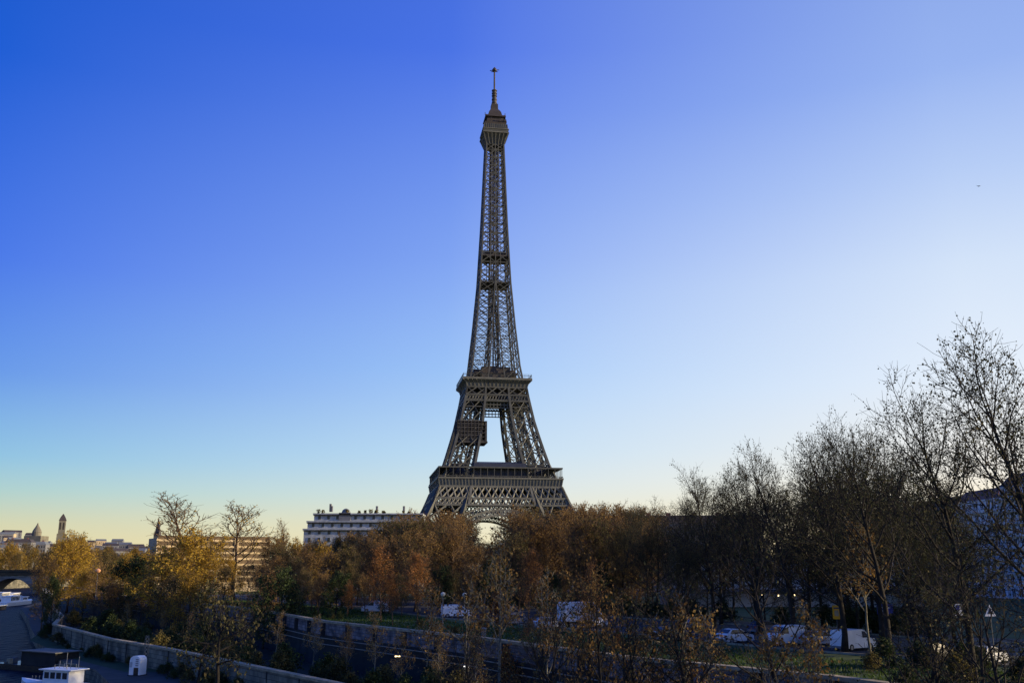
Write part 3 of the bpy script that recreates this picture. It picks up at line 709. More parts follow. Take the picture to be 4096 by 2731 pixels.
for (px, py, Y, wd, hh, wm, rm, lb) in [(25, 2150, 900, 40, 30, 'facade_tan', 'zinc', 'sunlit yellow block at the far left edge beyond the river'), (85, 2130, 930, 34, 36, 'facade', 'slate', 'dark roofed pale block beside the sunlit yellow block'), (150, 2140, 960, 30, 34, 'facade', 'zinc', 'zinc roofed block below the domed church'), (215, 2150, 990, 34, 30, 'facade_tan', 'slate', 'tan block between the domed church and the church tower'), (320, 2165, 1000, 40, 28, 'facade', 'zinc', 'pale block right of the far church tower')]:
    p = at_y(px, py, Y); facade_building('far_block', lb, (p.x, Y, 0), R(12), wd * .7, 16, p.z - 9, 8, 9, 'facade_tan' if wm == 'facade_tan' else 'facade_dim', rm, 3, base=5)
p = at_y(152, 2090, 1050); dc = thing('domed_church', 'distant church with pointed dome on the left skyline', 'church', (p.x, 1050, 0))
m = MB(); m.box((-9, -9, 0), (9, 9, p.z - 14)); m.build('nave', M['church'], dc)
m = MB(); m.lathe([(4.6, p.z - 14), (4.6, p.z - 10.2), (4.9, p.z - 10), (3.6, p.z - 7), (2.1, p.z - 4.4), (1.0, p.z - 2.2), (.3, p.z)], 14); m.build('dome', M['church'], dc)
p = at_y(254, 2054, 1000); ct = thing('church_tower', 'distant square church tower with pointed roof on the left skyline', 'tower', (p.x, 1000, 0), R(20))
m = MB(); m.box((-4, -4, 0), (4, 4, p.z - 20)); m.box((-3.1, -3.1, p.z - 20), (3.1, 3.1, p.z - 7)); m.build('tower_wall', M['church'], ct)
m = MB(); stack(m, [(3.4, p.z - 7), (3.4, p.z - 6.6), (2.4, p.z - 4), (1.2, p.z - 1.6), (.15, p.z)]); m.build('roof', M['slate'], ct)
for s_ in (-1, 1):
    m = MB(); m.box((s_ * 1.5 - .6, -3.25, p.z - 16), (s_ * 1.5 + .6, -3.11, p.z - 9)); m.build('louvre', M['dark_wall'], ct)
p = at_y(636, 2066, 900); cs = thing('church_spire', 'thin grey church spire beside the bare topped left tree', 'spire', (p.x, 900, 0))
m = MB(); m.box((-2.6, -2.6, 0), (2.6, 2.6, p.z - 17)); m.build('tower_wall', M['church'], cs)
m = MB(); stack(m, [(2.8, p.z - 17), (2.1, p.z - 15), (.1, p.z)]); m.build('spire_roof', M['slate'], cs)
for a, b in ((-1, -1), (1, -1), (1, 1), (-1, 1)):
    m = MB(); m.beam((a * 2.2, b * 2.2, p.z - 17), (a * 2.2, b * 2.2, p.z - 12), .7, .05); m.build('pinnacle', M['church'], cs)

# ------------------------------------------------------------------ stone bridge over the river
br = thing('stone_bridge', 'low stone arch bridge with dark parapet crossing the river at left', 'bridge', (-306, 604, 0), R(-4))
X0, sp_, pw_ = -77.5, 28.0, 3.75
for k in range(5):
    xa = X0 + k * (sp_ + pw_); xb = xa + sp_; m = MB(); n = 16; A = []
    for i in range(n + 1):
        t = -1 + 2 * i / n; A.append((xa + sp_ * i / n, -4.6 + 7.6 * (1 - abs(t) ** 2.3)))
    for i in range(n):
        (ax, az), (bx, bz) = A[i], A[i + 1]
        m.quad((ax, 0, az), (bx, 0, bz), (bx, 0, 6.2), (ax, 0, 6.2)); m.quad((ax, 14, az), (ax, 14, 6.2), (bx, 14, 6.2), (bx, 14, bz)); m.quad((ax, 0, az), (ax, 14, az), (bx, 14, bz), (bx, 0, bz))
    m.build('arch_span', M['bridge_stone'], br)
    if k < 4:
        m = MB(); m.prism([(xb, 0), (xb + pw_ / 2, -2.4), (xb + pw_, 0), (xb + pw_, 14), (xb, 14)], -7, 2.5); m.box((xb, 0, 2.5), (xb + pw_, 14, 6.2)); m.build('pier', M['bridge_stone'], br)
m = MB(); m.box((-82, -.7, 6.2), (95, 14.7, 7.0)); m.build('deck', M['bridge_dark'], br)
m = MB(); m.box((-82, -.9, 7.0), (95, -.5, 8.1)); m.box((-82, 14.5, 7.0), (95, 14.9, 8.1)); m.box((-82, -1.0, 4.9), (95, -.01, 6.15)); m.build('parapet', M['bridge_dark'], br)
m = MB(); m.box((77.6, 0, -6), (95, 14, 6.2)); m.build('abutment', M['bridge_stone'], br)

# ------------------------------------------------------------------ boats
def hull_mesh(L, B, H, bow=.3, sheer=.5):
    m = MB(); n = 14; V = []
    for i in range(n + 1):
        t = i / n; x = -L / 2 + L * t; w = B / 2 * (1 - max(0, (t - (1 - bow)) / bow) ** 2.2) * (1 - .15 * max(0, (.12 - t) / .12)); z1 = H + sheer * max(0, (t - .6) / .4) ** 2
        V += [(x, -w * .82, -.5), (x, -w, z1), (x, w, z1), (x, w * .82, -.5)]
    fs = [(i * 4 + j, i * 4 + (j + 1) % 4, (i + 1) * 4 + (j + 1) % 4, (i + 1) * 4 + j) for i in range(n) for j in range(4)]
    m.add(V, fs + [(3, 2, 1, 0), tuple(n * 4 + j for j in range(4))]); return m
def barge(label, loc, rz, L, hullm, cabins, roofm):
    t = thing('moored_barge', label, 'boat', loc, rz, None)
    hull_mesh(L, 5.4, 1.5).build('hull', M[hullm], t)
    m = MB(); m.box((-L * .42, -2.2, 1.5), (L * .36, 2.2, 1.72)); m.build('deck', M[roofm], t)
    for a, b, h in cabins:
        m = MB(); m.box((a, -2.0, 1.72), (b, 2.0, 1.72 + h)); c = m.build('cabin', M['white'], t)
        m = MB(); m.box((a - .4, -2.35, 1.72 + h), (b + .4, 2.35, 1.9 + h)); m.build('cabin_roof', M[roofm], c)
        m = MB(); k = int((b - a) / 1.6)
        for q in range(k): m.box((a + .4 + q * 1.6, -2.06, 2.2), (a + 1.4 + q * 1.6, -2.004, 1.5 + h)); m.box((a + .4 + q * 1.6, 2.004, 2.2), (a + 1.4 + q * 1.6, 2.06, 1.5 + h))
        m.build('cabin_windows', M['glass'], c)
    return t
p = on_z(60, 2402, -6); barge('long white roofed barge moored at the far left below the bridge', (p.x - 4, p.y, -6), R(100), 38, 'black_paint', [(-15, -3, 2.4), (2, 12, 1.7)], 'white')
p = on_z(112, 2415, -6); barge('white barge with low cabin moored nearest the dark left tree', (p.x - 1, p.y - 8, -6), R(97), 34, 'white', [(-13, -2, 2.2), (1, 7, 1.5)], 'white')
p = on_z(15, 2440, -6); barge('dark hulled barge moored at the left picture edge', (p.x - 5, p.y, -6), R(98), 30, 'black_paint', [(-12, 2, 2.3)], 'silver')
p = on_z(130, 2392, -6); barge('small white river boat under the right bridge arch', (p.x - 2, p.y + 25, -6), R(95), 22, 'blue_paint', [(-7, 4, 2.6)], 'white')
# near white cabin boat at the lower left corner
p = on_z(205, 2772, -6); nb = thing('cabin_boat', 'small white cabin boat with roof rails at the lower left corner', 'boat', (p.x, p.y, -6), R(158))
hull_mesh(11.5, 3.6, 1.35, .4, .55).build('hull', M['white'], nb)
m = MB(); m.box((-5.2, -1.5, 1.36), (3.8, 1.5, 1.46)); m.build('deck', M['silver'], nb)
m = MB(); m.box((-4.2, -1.35, 1.46), (.4, 1.35, 3.2)); c = m.build('cabin', M['white'], nb)
for s_ in (-1, 1):
    for q in range(4):
        m = MB(); x = -3.9 + q * 1.08; y = s_ * 1.36; m.box((x, min(y, y + s_ * .04), 2.15), (x + .8, max(y, y + s_ * .04), 2.95)); m.build('window', M['glass'], c)
m = MB(); m.box((.404, -1.1, 2.1), (.44, 1.1, 2.95)); m.build('windscreen', M['glass'], c)
m = MB(); m.box((-4.8, -1.65, 3.2), (1.0, 1.65, 3.34)); m.build('cabin_roof', M['white'], c)
m = MB()
for x, h in ((-3.8, 1.6), (-2.4, 1.1), (-1.6, 2.0), (-.4, .9)): m.beam((x, -.6, 3.34), (x, -.6, 3.34 + h), .06)
for x in (-3.2, -1.0): m.beam((x, -.8, 3.34), (x, -.8, 3.9), .06); m.beam((x, .8, 3.34), (x, .8, 3.9), .06)
m.beam((-3.2, -.8, 3.9), (-1, -.8, 3.9), .06); m.beam((-3.2, .8, 3.9), (-1, .8, 3.9), .06); m.build('roof_rail', M['pale_steel'], nb)
m = MB()
for i in range(8): x = 1.2 + i * .5; m.beam((x, -1.4 * (1 - max(0, i - 3) * .1), 1.4), (x, -1.4 * (1 - max(0, i - 3) * .1), 2.1), .05)
m.build('bow_rail', M['pale_steel'], nb)
for x in (-2, .6, 2.4):
    m = MB(); m.lathe([(.05, .5), (.16, .6), (.16, 1.1), (.05, 1.2)], 8, (x, 1.85, 0)); m.build('fender', M['black_paint'], nb)
p = on_z(25, 2715, -6); db = thing('work_pontoon', 'dark cluttered work pontoon left of the small white cabin boat', 'pontoon', (p.x - 1, p.y + 14, -6), R(150))
m = MB(); m.box((-9, -3, -.5), (9, 3, .9)); m.build('float', M['black_paint'], db)
m = MB(); m.box((-6, -2.2, .9), (3, 2.2, 3.0)); m.build('shed', M['dark_wall'], db)
m = MB(); m.box((-6.4, -2.6, 3.0), (3.4, 2.6, 3.16)); m.build('shed_roof', M['steel'], db)
for k in range(7):
    m = MB(); x, y = hr.uniform(3.8, 8), hr.uniform(-2.4, 2.4); m.box((x - .4, y - .3, .9), (x + .4, y + .3, 1.2 + hr.random())); m.build('crate', M[hr.choice(['tarp', 'coping', 'steel'])], db)

# white upright kiosk on the lower quay with a lattice post behind
p = on_z(538, 2702, -4); kk = thing('quay_kiosk', 'white upright kiosk with arched top and dark doorway on the lower quay', 'kiosk', (p.x, p.y + 1, -4), R(-14), None, .88)
prof = [(-.95, 0), (.95, 0), (.95, 2.35), (.8, 2.75), (.4, 3.0), (-.4, 3.0), (-.8, 2.75), (-.95, 2.35)]
m = MB(); n = len(prof); m.add([(x, -.9, z) for x, z in prof] + [(x, .9, z) for x, z in prof], [tuple(range(n)), tuple(range(2 * n - 1, n - 1, -1))] + [(i, n + i, n + (i + 1) % n, (i + 1) % n) for i in range(n)]); m.build('shell', M['white'], kk)
m = MB(); m.box((-.1, -.96, .05), (.72, -.904, 1.25)); m.build('doorway', M['black_paint'], kk)
m = MB(); m.box((-.85, -.95, 1.3), (-.45, -.904, 2.1)); m.build('side_panel', M['silver'], kk)
for q in range(4):
    m = MB(); m.box((.15, -.95, 1.5 + q * .3), (.65, -.904, 1.65 + q * .3)); m.build('vent', M['grey_paint'], kk)
m = MB(); m.box((-1.1, -1.05, -.02), (1.1, 1.05, .12)); m.build('plinth', M['dark_wall'], kk)
lp = thing('lattice_post', 'thin dark lattice post behind the white kiosk', 'post', (p.x + .2, p.y + 3.2, -4))
m = MB()
for a in (-.22, .22):
    for b in (-.22, .22): m.beam((a, b, 0), (a, b, 5.2), .07)
m.build('upright', M['steel'], lp)
m = MB()
for q in range(9): z = q * .58; m.beam((-.22, -.22, z), (.22, -.22, z + .58), .05); m.beam((.22, .22, z), (-.22, .22, z + .58), .05)
m.build('lacing', M['pale_steel'], lp)

# ------------------------------------------------------------------ vehicles
def wheel(t, x, y, r, w=.22):
    m = MB(); V = []
    n = 16
    for s_ in (-1, 1):
        for k in range(n): V.append((r * math.cos(2 * math.pi * k / n), s_ * w / 2, r * math.sin(2 * math.pi * k / n)))
    m.add(V, [tuple(range(n)), tuple(range(2 * n - 1, n - 1, -1))] + [(k, n + k, n + (k + 1) % n, (k + 1) % n) for k in range(n)])
    o = m.build('wheel', M['rubber'], t); o.location = (x, y, r)
    m = MB(); sgn = -1 if y < 0 else 1
    m.add([(r * .62 * math.cos(2 * math.pi * k / 12), sgn * (w / 2 + .012), r * .62 * math.sin(2 * math.pi * k / 12)) for k in range(12)], [tuple(range(12))[::sgn]]); m.build('rim', M['rim'], o)
def loft_body(t, prof, zb, half, tumble, zsh, m_):
    """side profile (x, z from front to rear along the top) lofted across the width; narrower above the shoulder"""
    pts = prof + [(prof[-1][0], zb), (prof[0][0], zb)]
    n = len(pts); hw = lambda z: half * (1 - tumble * max(0, z - zsh))
    lay = [(-1.0, .0), (-.93, .04), (.93, .04), (1.0, 0)]
    V = []
    cx, cz = sum(p[0] for p in pts) / n, sum(p[1] for p in pts) / n
    for k, (f, g) in enumerate(lay):
        for x, z in pts:
            sc = 1 if k in (1, 2) else .975
            V.append((cx + (x - cx) * sc, f * hw(z), cz + (z - cz) * sc))
    m = MB(); m.add(V, [tuple(range(n))[::-1], tuple(range(3 * n, 4 * n))] + [(k * n + i, k * n + (i + 1) % n, (k + 1) * n + (i + 1) % n, (k + 1) * n + i) for k in range(3) for i in range(n)])
    return m.build('body', m_, t), hw
def vehicle(name, label, cat, prof, glass_side, screen, rear, L, zsh, half, tumble, wr, wx, paint, group=None):
    t = thing(name, label, cat, group=group); zb = wr * .75
    body, hw = loft_body(t, prof, zb, half, tumble, zsh, M[paint])
    for s_ in (-1, 1):
        for poly in glass_side:
            m = MB(); o = .012; V = [(x, s_ * (hw(z) + o), z) for x, z in poly]; m.add(V, [tuple(range(len(V)))[::(1 if s_ < 0 else -1)]]); m.build('side_window', M['glass'], t)
        m = MB(); f = prof[0]; m.box((f[0] - .03, s_ * half * .62 - .16, f[1] - .16), (f[0] + .1, s_ * half * .62 + .16, f[1] - .01)); m.build('headlight', M['head'], t)
        r = prof[-1]; m = MB(); m.box((r[0] - .1, s_ * half * .78 - .1, r[1] - .25), (r[0] + .03, s_ * half * .78 + .1, r[1] - .02)); m.build('tail_light', M['tail'], t)
        m = MB(); x, z = screen[0]; m.box((x + .25, s_ * half - .02, z + .02), (x + .42, s_ * (half + .2) + .0, z + .18) if s_ > 0 else (x + .42, -half + .02, z + .18)) if s_ > 0 else m.box((x + .25, -half - .2, z + .02), (x + .42, -half + .02, z + .18)); m.build('mirror', M['black_paint'], t)
        for x in wx: wheel(t, x, s_ * (half - .1), wr)
    for nm, seg in (('windscreen', screen), ('rear_window', rear)):
        if not seg: continue
        (xa, za), (xb, zb2) = seg; d = Vector((xb - xa, zb2 - za)); nn = Vector((-d.y, d.x)).normalized() * .02
        if nm == 'rear_window': nn = Vector((-d.y, d.x)).normalized() * .02
        if nn.y < 0: nn = -nn
        m = MB(); m.add([(xa + nn.x, -hw(za) * .9, za + nn.y), (xa + nn.x, hw(za) * .9, za + nn.y), (xb + nn.x, hw(zb2) * .9, zb2 + nn.y), (xb + nn.x, -hw(zb2) * .9, zb2 + nn.y)], [(0, 1, 2, 3)]); m.build(nm, M['glass'], t)
    m = MB(); m.box((prof[0][0] - .06, -half * .95, zb), (prof[0][0] + .08, half * .95, zb + .24)); m.build('bumper', M['grey_paint'], t); m = MB(); m.box((prof[-1][0] - .08, -half * .95, zb), (prof[-1][0] + .06, half * .95, zb + .24)); m.build('bumper', M['grey_paint'], t)
    return t
def car(label, paint, group=None):
    prof = [(-2.05, .72), (-1.95, .84), (-1.1, .98), (-.35, 1.42), (.2, 1.49), (1.1, 1.45), (1.75, 1.02), (2.05, .92)]
    gs = [[(-.95, 1.02), (-.32, 1.37), (.18, 1.43), (.18, 1.0)], [(.26, 1.0), (.26, 1.43), (1.05, 1.40), (1.45, 1.04)]]
    return vehicle('parked_car', label, 'car', prof, gs, ((-1.08, 1.0), (-.37, 1.41)), ((1.68, 1.07), (1.14, 1.43)), 4.1, .95, .87, .32, .31, (-1.28, 1.25), paint, group)
def van(label, paint, group=None, hood=True):
    prof = [(-2.35, .85), (-2.25, 1.02), (-1.5, 1.2), (-.75, 1.88), (-.4, 1.98), (2.3, 1.95), (2.42, 1.2)]
    gs = [[(-1.25, 1.24), (-.72, 1.78), (-.25, 1.82), (-.25, 1.2)]]
    return vehicle('parked_van', label, 'van', prof, gs, ((-1.45, 1.24), (-.8, 1.85)), None, 4.8, 1.15, .95, .1, .33, (-1.45, 1.5), paint, group)
def box_truck(label):
    t = thing('box_truck', label, 'truck')
    prof = [(-3.3, .95), (-3.2, 1.15), (-2.75, 1.3), (-2.15, 2.2), (-1.85, 2.32), (-1.45, 2.32), (-1.4, .9)]
    body, hw = loft_body(t, prof, .35, 1.0, .05, 1.3, M['white'])
    for s_ in (-1, 1):
        V = [(x, s_ * (hw(z) + .012), z) for x, z in [(-2.6, 1.35), (-2.1, 2.1), (-1.6, 2.12), (-1.6, 1.3)]]; m = MB(); m.add(V, [(0, 1, 2, 3)]); m.build('side_window', M['glass'], t)
        m = MB(); m.box((-3.34, s_ * .62 - .16, .75), (-3.2, s_ * .62 + .16, .93)); m.build('headlight', M['head'], t)
        for x in (-2.4, 1.9): wheel(t, x, s_ * .88, .38, .26)
    m = MB(); m.quad((-2.76, -.9, 1.34), (-2.76, .9, 1.34), (-2.2, .85, 2.18), (-2.2, -.85, 2.18)); m.build('windscreen', M['glass'], t)
    m = MB(); m.box((-1.3, -1.1, .85), (3.2, 1.1, 3.3)); bx = m.build('cargo_box', M['white'], t)
    m = MB()
    for x in (-1.28, .05, 1.1, 3.14): m.box((x, -1.13, .85), (x + .07, -1.102, 3.3)); m.box((x, 1.102, .85), (x + .07, 1.13, 3.3))
    m.box((.3, -1.135, .95), (.72, -1.103, 3.2)); m.build('box_seam', M['silver'], bx)
    m = MB(); m.add([(-1.3, -1.05, 3.3), (-1.3, 1.05, 3.3), (-2.2, .9, 2.36), (-2.2, -.9, 2.36)], [(0, 1, 2, 3)]); m.build('wind_deflector', M['white'], t)
    m = MB(); m.box((-3.2, -.45, .45), (3.1, .45, .8)); m.box((3.0, -1, .45), (3.15, 1, .6)); m.build('chassis', M['black_paint'], t)
    return t
def place(o, px, py, rz, z=3.0):
    p = on_z(px, py, z); o.location = (p.x, p.y, z + .012); o.rotation_euler = (0, 0, R(rz)); return o
place(box_truck('white box truck parked behind the orange shrubs'), 2330, 2508, 196)
place(van('white van parked alone on the grass edge at left centre', 'white'), 1500, 2448, 5)
place(van('white van parked near the globe street lamp', 'white'), 1825, 2468, 190)
place(car('dark hatchback parked between the lamp van and the box truck', 'grey_paint'), 2060, 2497, 200)
place(car('silver hatchback parked just left of the box truck', 'silver'), 2195, 2512, 203)
place(van('dark grey van parked behind the orange shrub', 'tarp'), 2035, 2478, 195)
place(car('dark car parked right of the dark leaning trunk', 'black_paint'), 2680, 2560, 208)
place(car('white car seen between trunks left of the white panel van', 'white'), 2940, 2570, 212)
place(van('white panel van partly hidden by a trunk', 'white'), 3140, 2578, 28)
place(car('silver car parked between the two white vans', 'silver'), 3275, 2580, 212)
place(van('pale blue white van with sloping bonnet near the yellow sign', 'white'), 3415, 2598, 214)
place(car('black car with pale roof edge at the lower right', 'black_paint'), 3735, 2640, 215)
place(car('silver car almost hidden by foliage at the far lower right', 'silver'), 3950, 2655, 218)
place(car('dark blue car parked behind the white panel van', 'blue_paint'), 3060, 2530, 205)
place(car('grey car on the road below the pavilion awning', 'grey_paint'), 2790, 2515, 206)

# ------------------------------------------------------------------ street furniture
M['globe_sunlit'] = mat('sunlit_globe', (.85, .42, .20), .35, noise=.1)  # warm sunlight on the globe is put into its base colour
def globe_lamp(label, px, py, Y, zb, big=1, gm_='globe'):
    p = at_y(px, py, Y); t = thing('globe_lamp', label, 'street lamp', (p.x, Y, zb), 0); h = p.z - zb
    m = MB(); m.lathe([(.14, 0), (.14, .5), (.06, .7), (.05, h - .32), (.12, h - .26)], 8); m.build('post', M['pale_steel'], t)
    m = MB(); m.lathe([(.08 * big, h - .3 * big), (.26 * big, h - .2 * big), (.36 * big, h), (.27 * big, h + .2 * big), (.06 * big, h + .32 * big)], 12); m.build('globe', M[gm_], t, True)
globe_lamp('pale globe street lamp beside the dark tree trunk near the white van', 1772, 2376, 138, 3)
globe_lamp('small globe street lamp at the left edge of the brown tree row', 1036, 2338, 205, 3)
globe_lamp('globe lamp with orange sunlight in its colour in front of the bridge approach', 392, 2282, 255, 2.9, 1.9, 'globe_sunlit')
globe_lamp('small dim globe lamp right of the larger globe lamp', 1858, 2378, 150, 3)
def sign(name, label, px, py, Y, w, h, mats, draw=None, tri=False, zb=3.0):
    p = at_y(px, py, Y); t = thing(name, label, 'sign', (p.x, Y, zb), 0); H = p.z - zb
    m = MB(); m.tube([(0, 0.06, 0), (0, 0.06, H + h * .4)], .045, 8); m.build('post', M['steel'], t)
    m = MB()
    if tri: m.add([(-w / 2, 0, H - h / 2), (w / 2, 0, H - h / 2), (0, 0, H + h / 2), (-w / 2, .03, H - h / 2), (w / 2, .03, H - h / 2), (0, .03, H + h / 2)], [(0, 1, 2), (5, 4, 3), (0, 3, 4, 1), (1, 4, 5, 2), (2, 5, 3, 0)])
    else: m.box((-w / 2, 0, H - h / 2), (w / 2, .03, H + h / 2))
    pl = m.build('sign_plate', M[mats[0]], t)
    for k, (x0, z0, x1, z1, mm) in enumerate(draw or []):
        m = MB(); m.box((x0, -.012 - .003 * k, H + z0), (x1, -.002, H + z1)); m.build('sign_mark', M[mm], pl)
    if tri: m = MB(); s_ = .55; m.add([(-w / 2 * s_, -.01, H - h / 2 * s_ - .03), (w / 2 * s_, -.01, H - h / 2 * s_ - .03), (0, -.01, H + h / 2 * s_ - .03)], [(0, 1, 2)]); m.build('sign_mark', M['blue_paint'], pl)
    return t
sign('road_sign', 'tall yellow road sign on thin posts behind the pale blue van', 3346, 2447, 108, .85, 1.45, ['yellow'], [(-.3, .35, .3, .5, 'blue_paint'), (-.22, -.4, .22, .2, 'coping')])
sign('road_sign', 'narrow blue and white sign between the right hand trees', 3834, 2437, 84, .6, .95, ['sign_white'], [(-.2, -.05, .1, .38, 'sign_blue'), (-.22, -.4, .0, -.2, 'sign_blue')])
sign('warning_sign', 'white triangular sign at the lower right among foliage', 3960, 2440, 84, .95, .95, ['sign_white'], tri=True)
sign('direction_sign', 'wide dark blue direction sign in the shade right of centre', 3540, 2435, 112, 1.8, 1.1, ['sign_blue'], [(-.7, .1, .6, .25, 'sign_white'), (-.7, -.25, .3, -.1, 'sign_white')])
p = on_z(1906, 2552, 3); lb = thing('litter_bin', 'pale green litter bin on the coping near the orange shrub', 'bin', (p.x + .8, p.y + 1, 3))
m = MB(); m.lathe([(.2, 0), (.24, .1), (.3, .9), (.28, .95)], 10); m.build('bin_body', M['pale_steel'], lb)
m = MB(); m.lathe([(.33, .95), (.33, 1.05), (.12, 1.15)], 10); m.build('lid', M['pale_steel'], lb)
def wall_lamp(label, px, py, Y, m_, w):
    p = at_y(px, py, Y); t = thing('trench_lamp', label, 'lamp', (p.x, Y, -3)); h = p.z + 3
    m = MB(); m.tube([(0, .1, 0), (0, .1, h)], .05, 6); m.build('post', M['steel'], t)
    m = MB(); m.box((-w - .06, .02, h - .1), (w + .06, .16, h + .14)); m.build('housing', M['steel'], t)
    m = MB(); m.box((-w, -.03, h - .06), (w, .02, h + .06)); m.build('lens', M[m_], t)
wall_lamp('small warm lit lamp in the dark railway trench', 1590, 2623, 112, 'lit', .28)
wall_lamp('left white lamp of a pair in the dark trench', 1857, 2664, 95, 'lit_white', .07)
wall_lamp('right white lamp of a pair in the dark trench', 1873, 2666, 95, 'lit_white', .07)
p = at_y(3916, 745, 160); bd = MB(); bd.add([(-.5, 0, .14), (-.2, -.08, .03), (0, -.25, 0), (.2, -.08, .03), (.5, 0, .14), (.2, .1, .03), (0, .25, 0), (-.2, .1, .03), (0, 0, -.07)], [(0, 1, 7), (1, 2, 3, 5, 6, 7), (3, 4, 5), (2, 1, 8), (3, 2, 8), (1, 7, 8), (7, 6, 8), (6, 5, 8), (5, 3, 8)])
bo = bd.build('bird', M['black_paint']); bo.location = p; tag(bo, 'tiny dark bird flying high in the pale right sky', 'bird')

# ------------------------------------------------------------------ trees
def rot_about(v, ax, a):
    return v * math.cos(a) + np.cross(ax, v) * math.sin(a) + ax * np.dot(ax, v) * (1 - math.cos(a))
def gen_tree(seed, H, bark, leaf, crown0=.3, n1=14, n2=7, n3=4, len1=.34, ang=(35, 65), r0=.3, up=.25, leaves=3500, ls=.35, twig=.02, lean=.02, hang=.3, prof=lambda t: 1.0, leader=.9, leafz=0.0, fork=False):
    g = np.random.RandomState(seed); tb, cb = MB(), MB(); tips = []
    def path(p, d, L, n, wob, up_):
        pts = [p]; d = d / np.linalg.norm(d)
        for i in range(n):
            d = d + g.normal(0, wob, 3) + np.array((0, 0, up_ / n)); d /= np.linalg.norm(d); pts.append(pts[-1] + d * L / n)
        return np.array(pts), d
    tp, _ = path(np.zeros(3), np.array((g.normal(0, lean), g.normal(0, lean), 1)), H * leader, 10, .035 if not fork else .05, .1)
    rr = r0 * (1 - np.linspace(0, 1, 11) * .93) ** .85; rr[0] *= 1.35
    tb.tube(tp, rr, 8)
    def at(pts, t):
        f = t * (len(pts) - 1); i = min(int(f), len(pts) - 2); return pts[i] + (pts[i + 1] - pts[i]) * (f - i), pts[i + 1] - pts[i]
    def child(d, a, az):
        d = d / np.linalg.norm(d); ref = np.array((0, 0, 1.)) if abs(d[2]) < .95 else np.array((1., 0, 0))
        s_ = np.cross(d, ref); s_ /= np.linalg.norm(s_); s_ = rot_about(s_, d, az); return rot_about(d, s_, a)
    az = g.uniform(0, 6.28); segs = []
    for i in range(n1):
        t = crown0 + (1 - crown0) * ((i + g.uniform(0, .8)) / n1) * .97; az += 2.4 + g.normal(0, .4)
        p, d = at(tp, t); u = (t - crown0) / (1 - crown0)
        L = H * len1 * prof(u) * g.uniform(.75, 1.2); a = R(ang[1] + (ang[0] - ang[1]) * u + g.normal(0, 6))
        r = r0 * .42 * (1 - .65 * u)
        b1, _ = path(p, child(d, a, az), L, 6, .09, up * 1.4); tb.tube(b1, np.linspace(r, max(twig, r * .2), 7), 5, cap=False)
        az2 = g.uniform(0, 6.28)
        for j in range(n2):
            t2 = .22 + .78 * (j + g.uniform(0, .9)) / n2; az2 += 2.4 + g.normal(0, .5); p2, d2 = at(b1, min(t2, 1)); L2 = L * .5 * (1.15 - .6 * t2) * g.uniform(.7, 1.3); r2 = max(twig, r * .45 * (1 - .6 * t2))
            b2, _ = path(p2, child(d2, R(g.uniform(28, 58)), az2), L2, 4, .12, up); (tb if r2 > twig * 1.8 else cb).tube(b2, np.linspace(r2, twig * .8, 5), 4, cap=False)
            segs.append((b2, L2)); az3 = g.uniform(0, 6.28)
            for k in range(n3):
                t3 = .2 + .8 * (k + g.uniform(0, .9)) / n3; az3 += 2.4; p3, d3 = at(b2, min(t3, 1)); L3 = L2 * .55 * g.uniform(.6, 1.3)
                b3, _ = path(p3, child(d3, R(g.uniform(25, 60)), az3), L3, 3, .14, up * .8); cb.tube(b3, np.linspace(twig * .9, twig * .5, 4), 3, cap=False); segs.append((b3, L3)); segs.append((b3, L3))
        segs.append((b1[3:], L * .5))
    # leaves hang along the twigs in loose clusters
    w = np.array([q[1] for q in segs]); w /= w.sum(); n = leaves
    clump = g.rand(len(segs)) ** 1.5; w = w * clump; w /= w.sum()
    idx = g.choice(len(segs), n, p=w); t = g.rand(n) ** .8
    P = np.empty((n, 3))
    for i, (k, tt) in enumerate(zip(idx, t)):
        b = segs[k][0]; f = tt * (len(b) - 1); q = min(int(f), len(b) - 2); P[i] = b[q] + (b[q + 1] - b[q]) * (f - q)
    P += g.normal(0, ls * .7, (n, 3)); P[:, 2] -= abs(g.normal(0, ls * hang, n))
    if leafz: P = P[P[:, 2] > leafz * H]; n = len(P)
    a = g.normal(0, 1, (n, 3)); a[:, 2] -= hang * 2.0; a /= np.linalg.norm(a, axis=1)[:, None]
    b = np.cross(a, g.normal(0, 1, (n, 3))); b /= np.linalg.norm(b, axis=1)[:, None] + 1e-9
    s_ = ls * g.uniform(.6, 1.3, n)[:, None]; c = np.cross(a, b) * s_ * .12
    V = np.stack([P, P + a * s_ * .5 + b * s_ * .38 + c, P + a * s_, P + a * s_ * .5 - b * s_ * .38 + c], 1).reshape(-1, 3)
    nb = len(cb.f); cb.add(V, [(4 * i, 4 * i + 1, 4 * i + 2, 4 * i + 3) for i in range(n)], 1)
    top = max(float(P[:, 2].max()), float(tp[:, 2].max()))
    return tb.mesh('trunk', M[bark], True), cb.mesh('crown', [M[bark], M[leaf]]), top
dome = lambda u: .55 + .75 * math.sin(math.pi * min(1, .22 + u * .72)) 
KIND = {}
def kind(nm, seeds, H, **k): KIND[nm] = [gen_tree(s_, H, **k) for s_ in seeds]
kind('brown', (1, 2, 3, 4, 5), 17, bark='bark_brown', leaf='leaf_brown', crown0=.16, n1=22, n2=9, n3=6, len1=.30, ang=(20, 66), r0=.24, leaves=4300, ls=.29, twig=.03, prof=dome)
kind('olive', (11, 12, 13), 17, bark='bark_brown', leaf='leaf_olive', crown0=.16, n1=22, n2=9, n3=6, len1=.30, ang=(20, 66), r0=.24, leaves=4600, ls=.31, twig=.03, prof=dome)
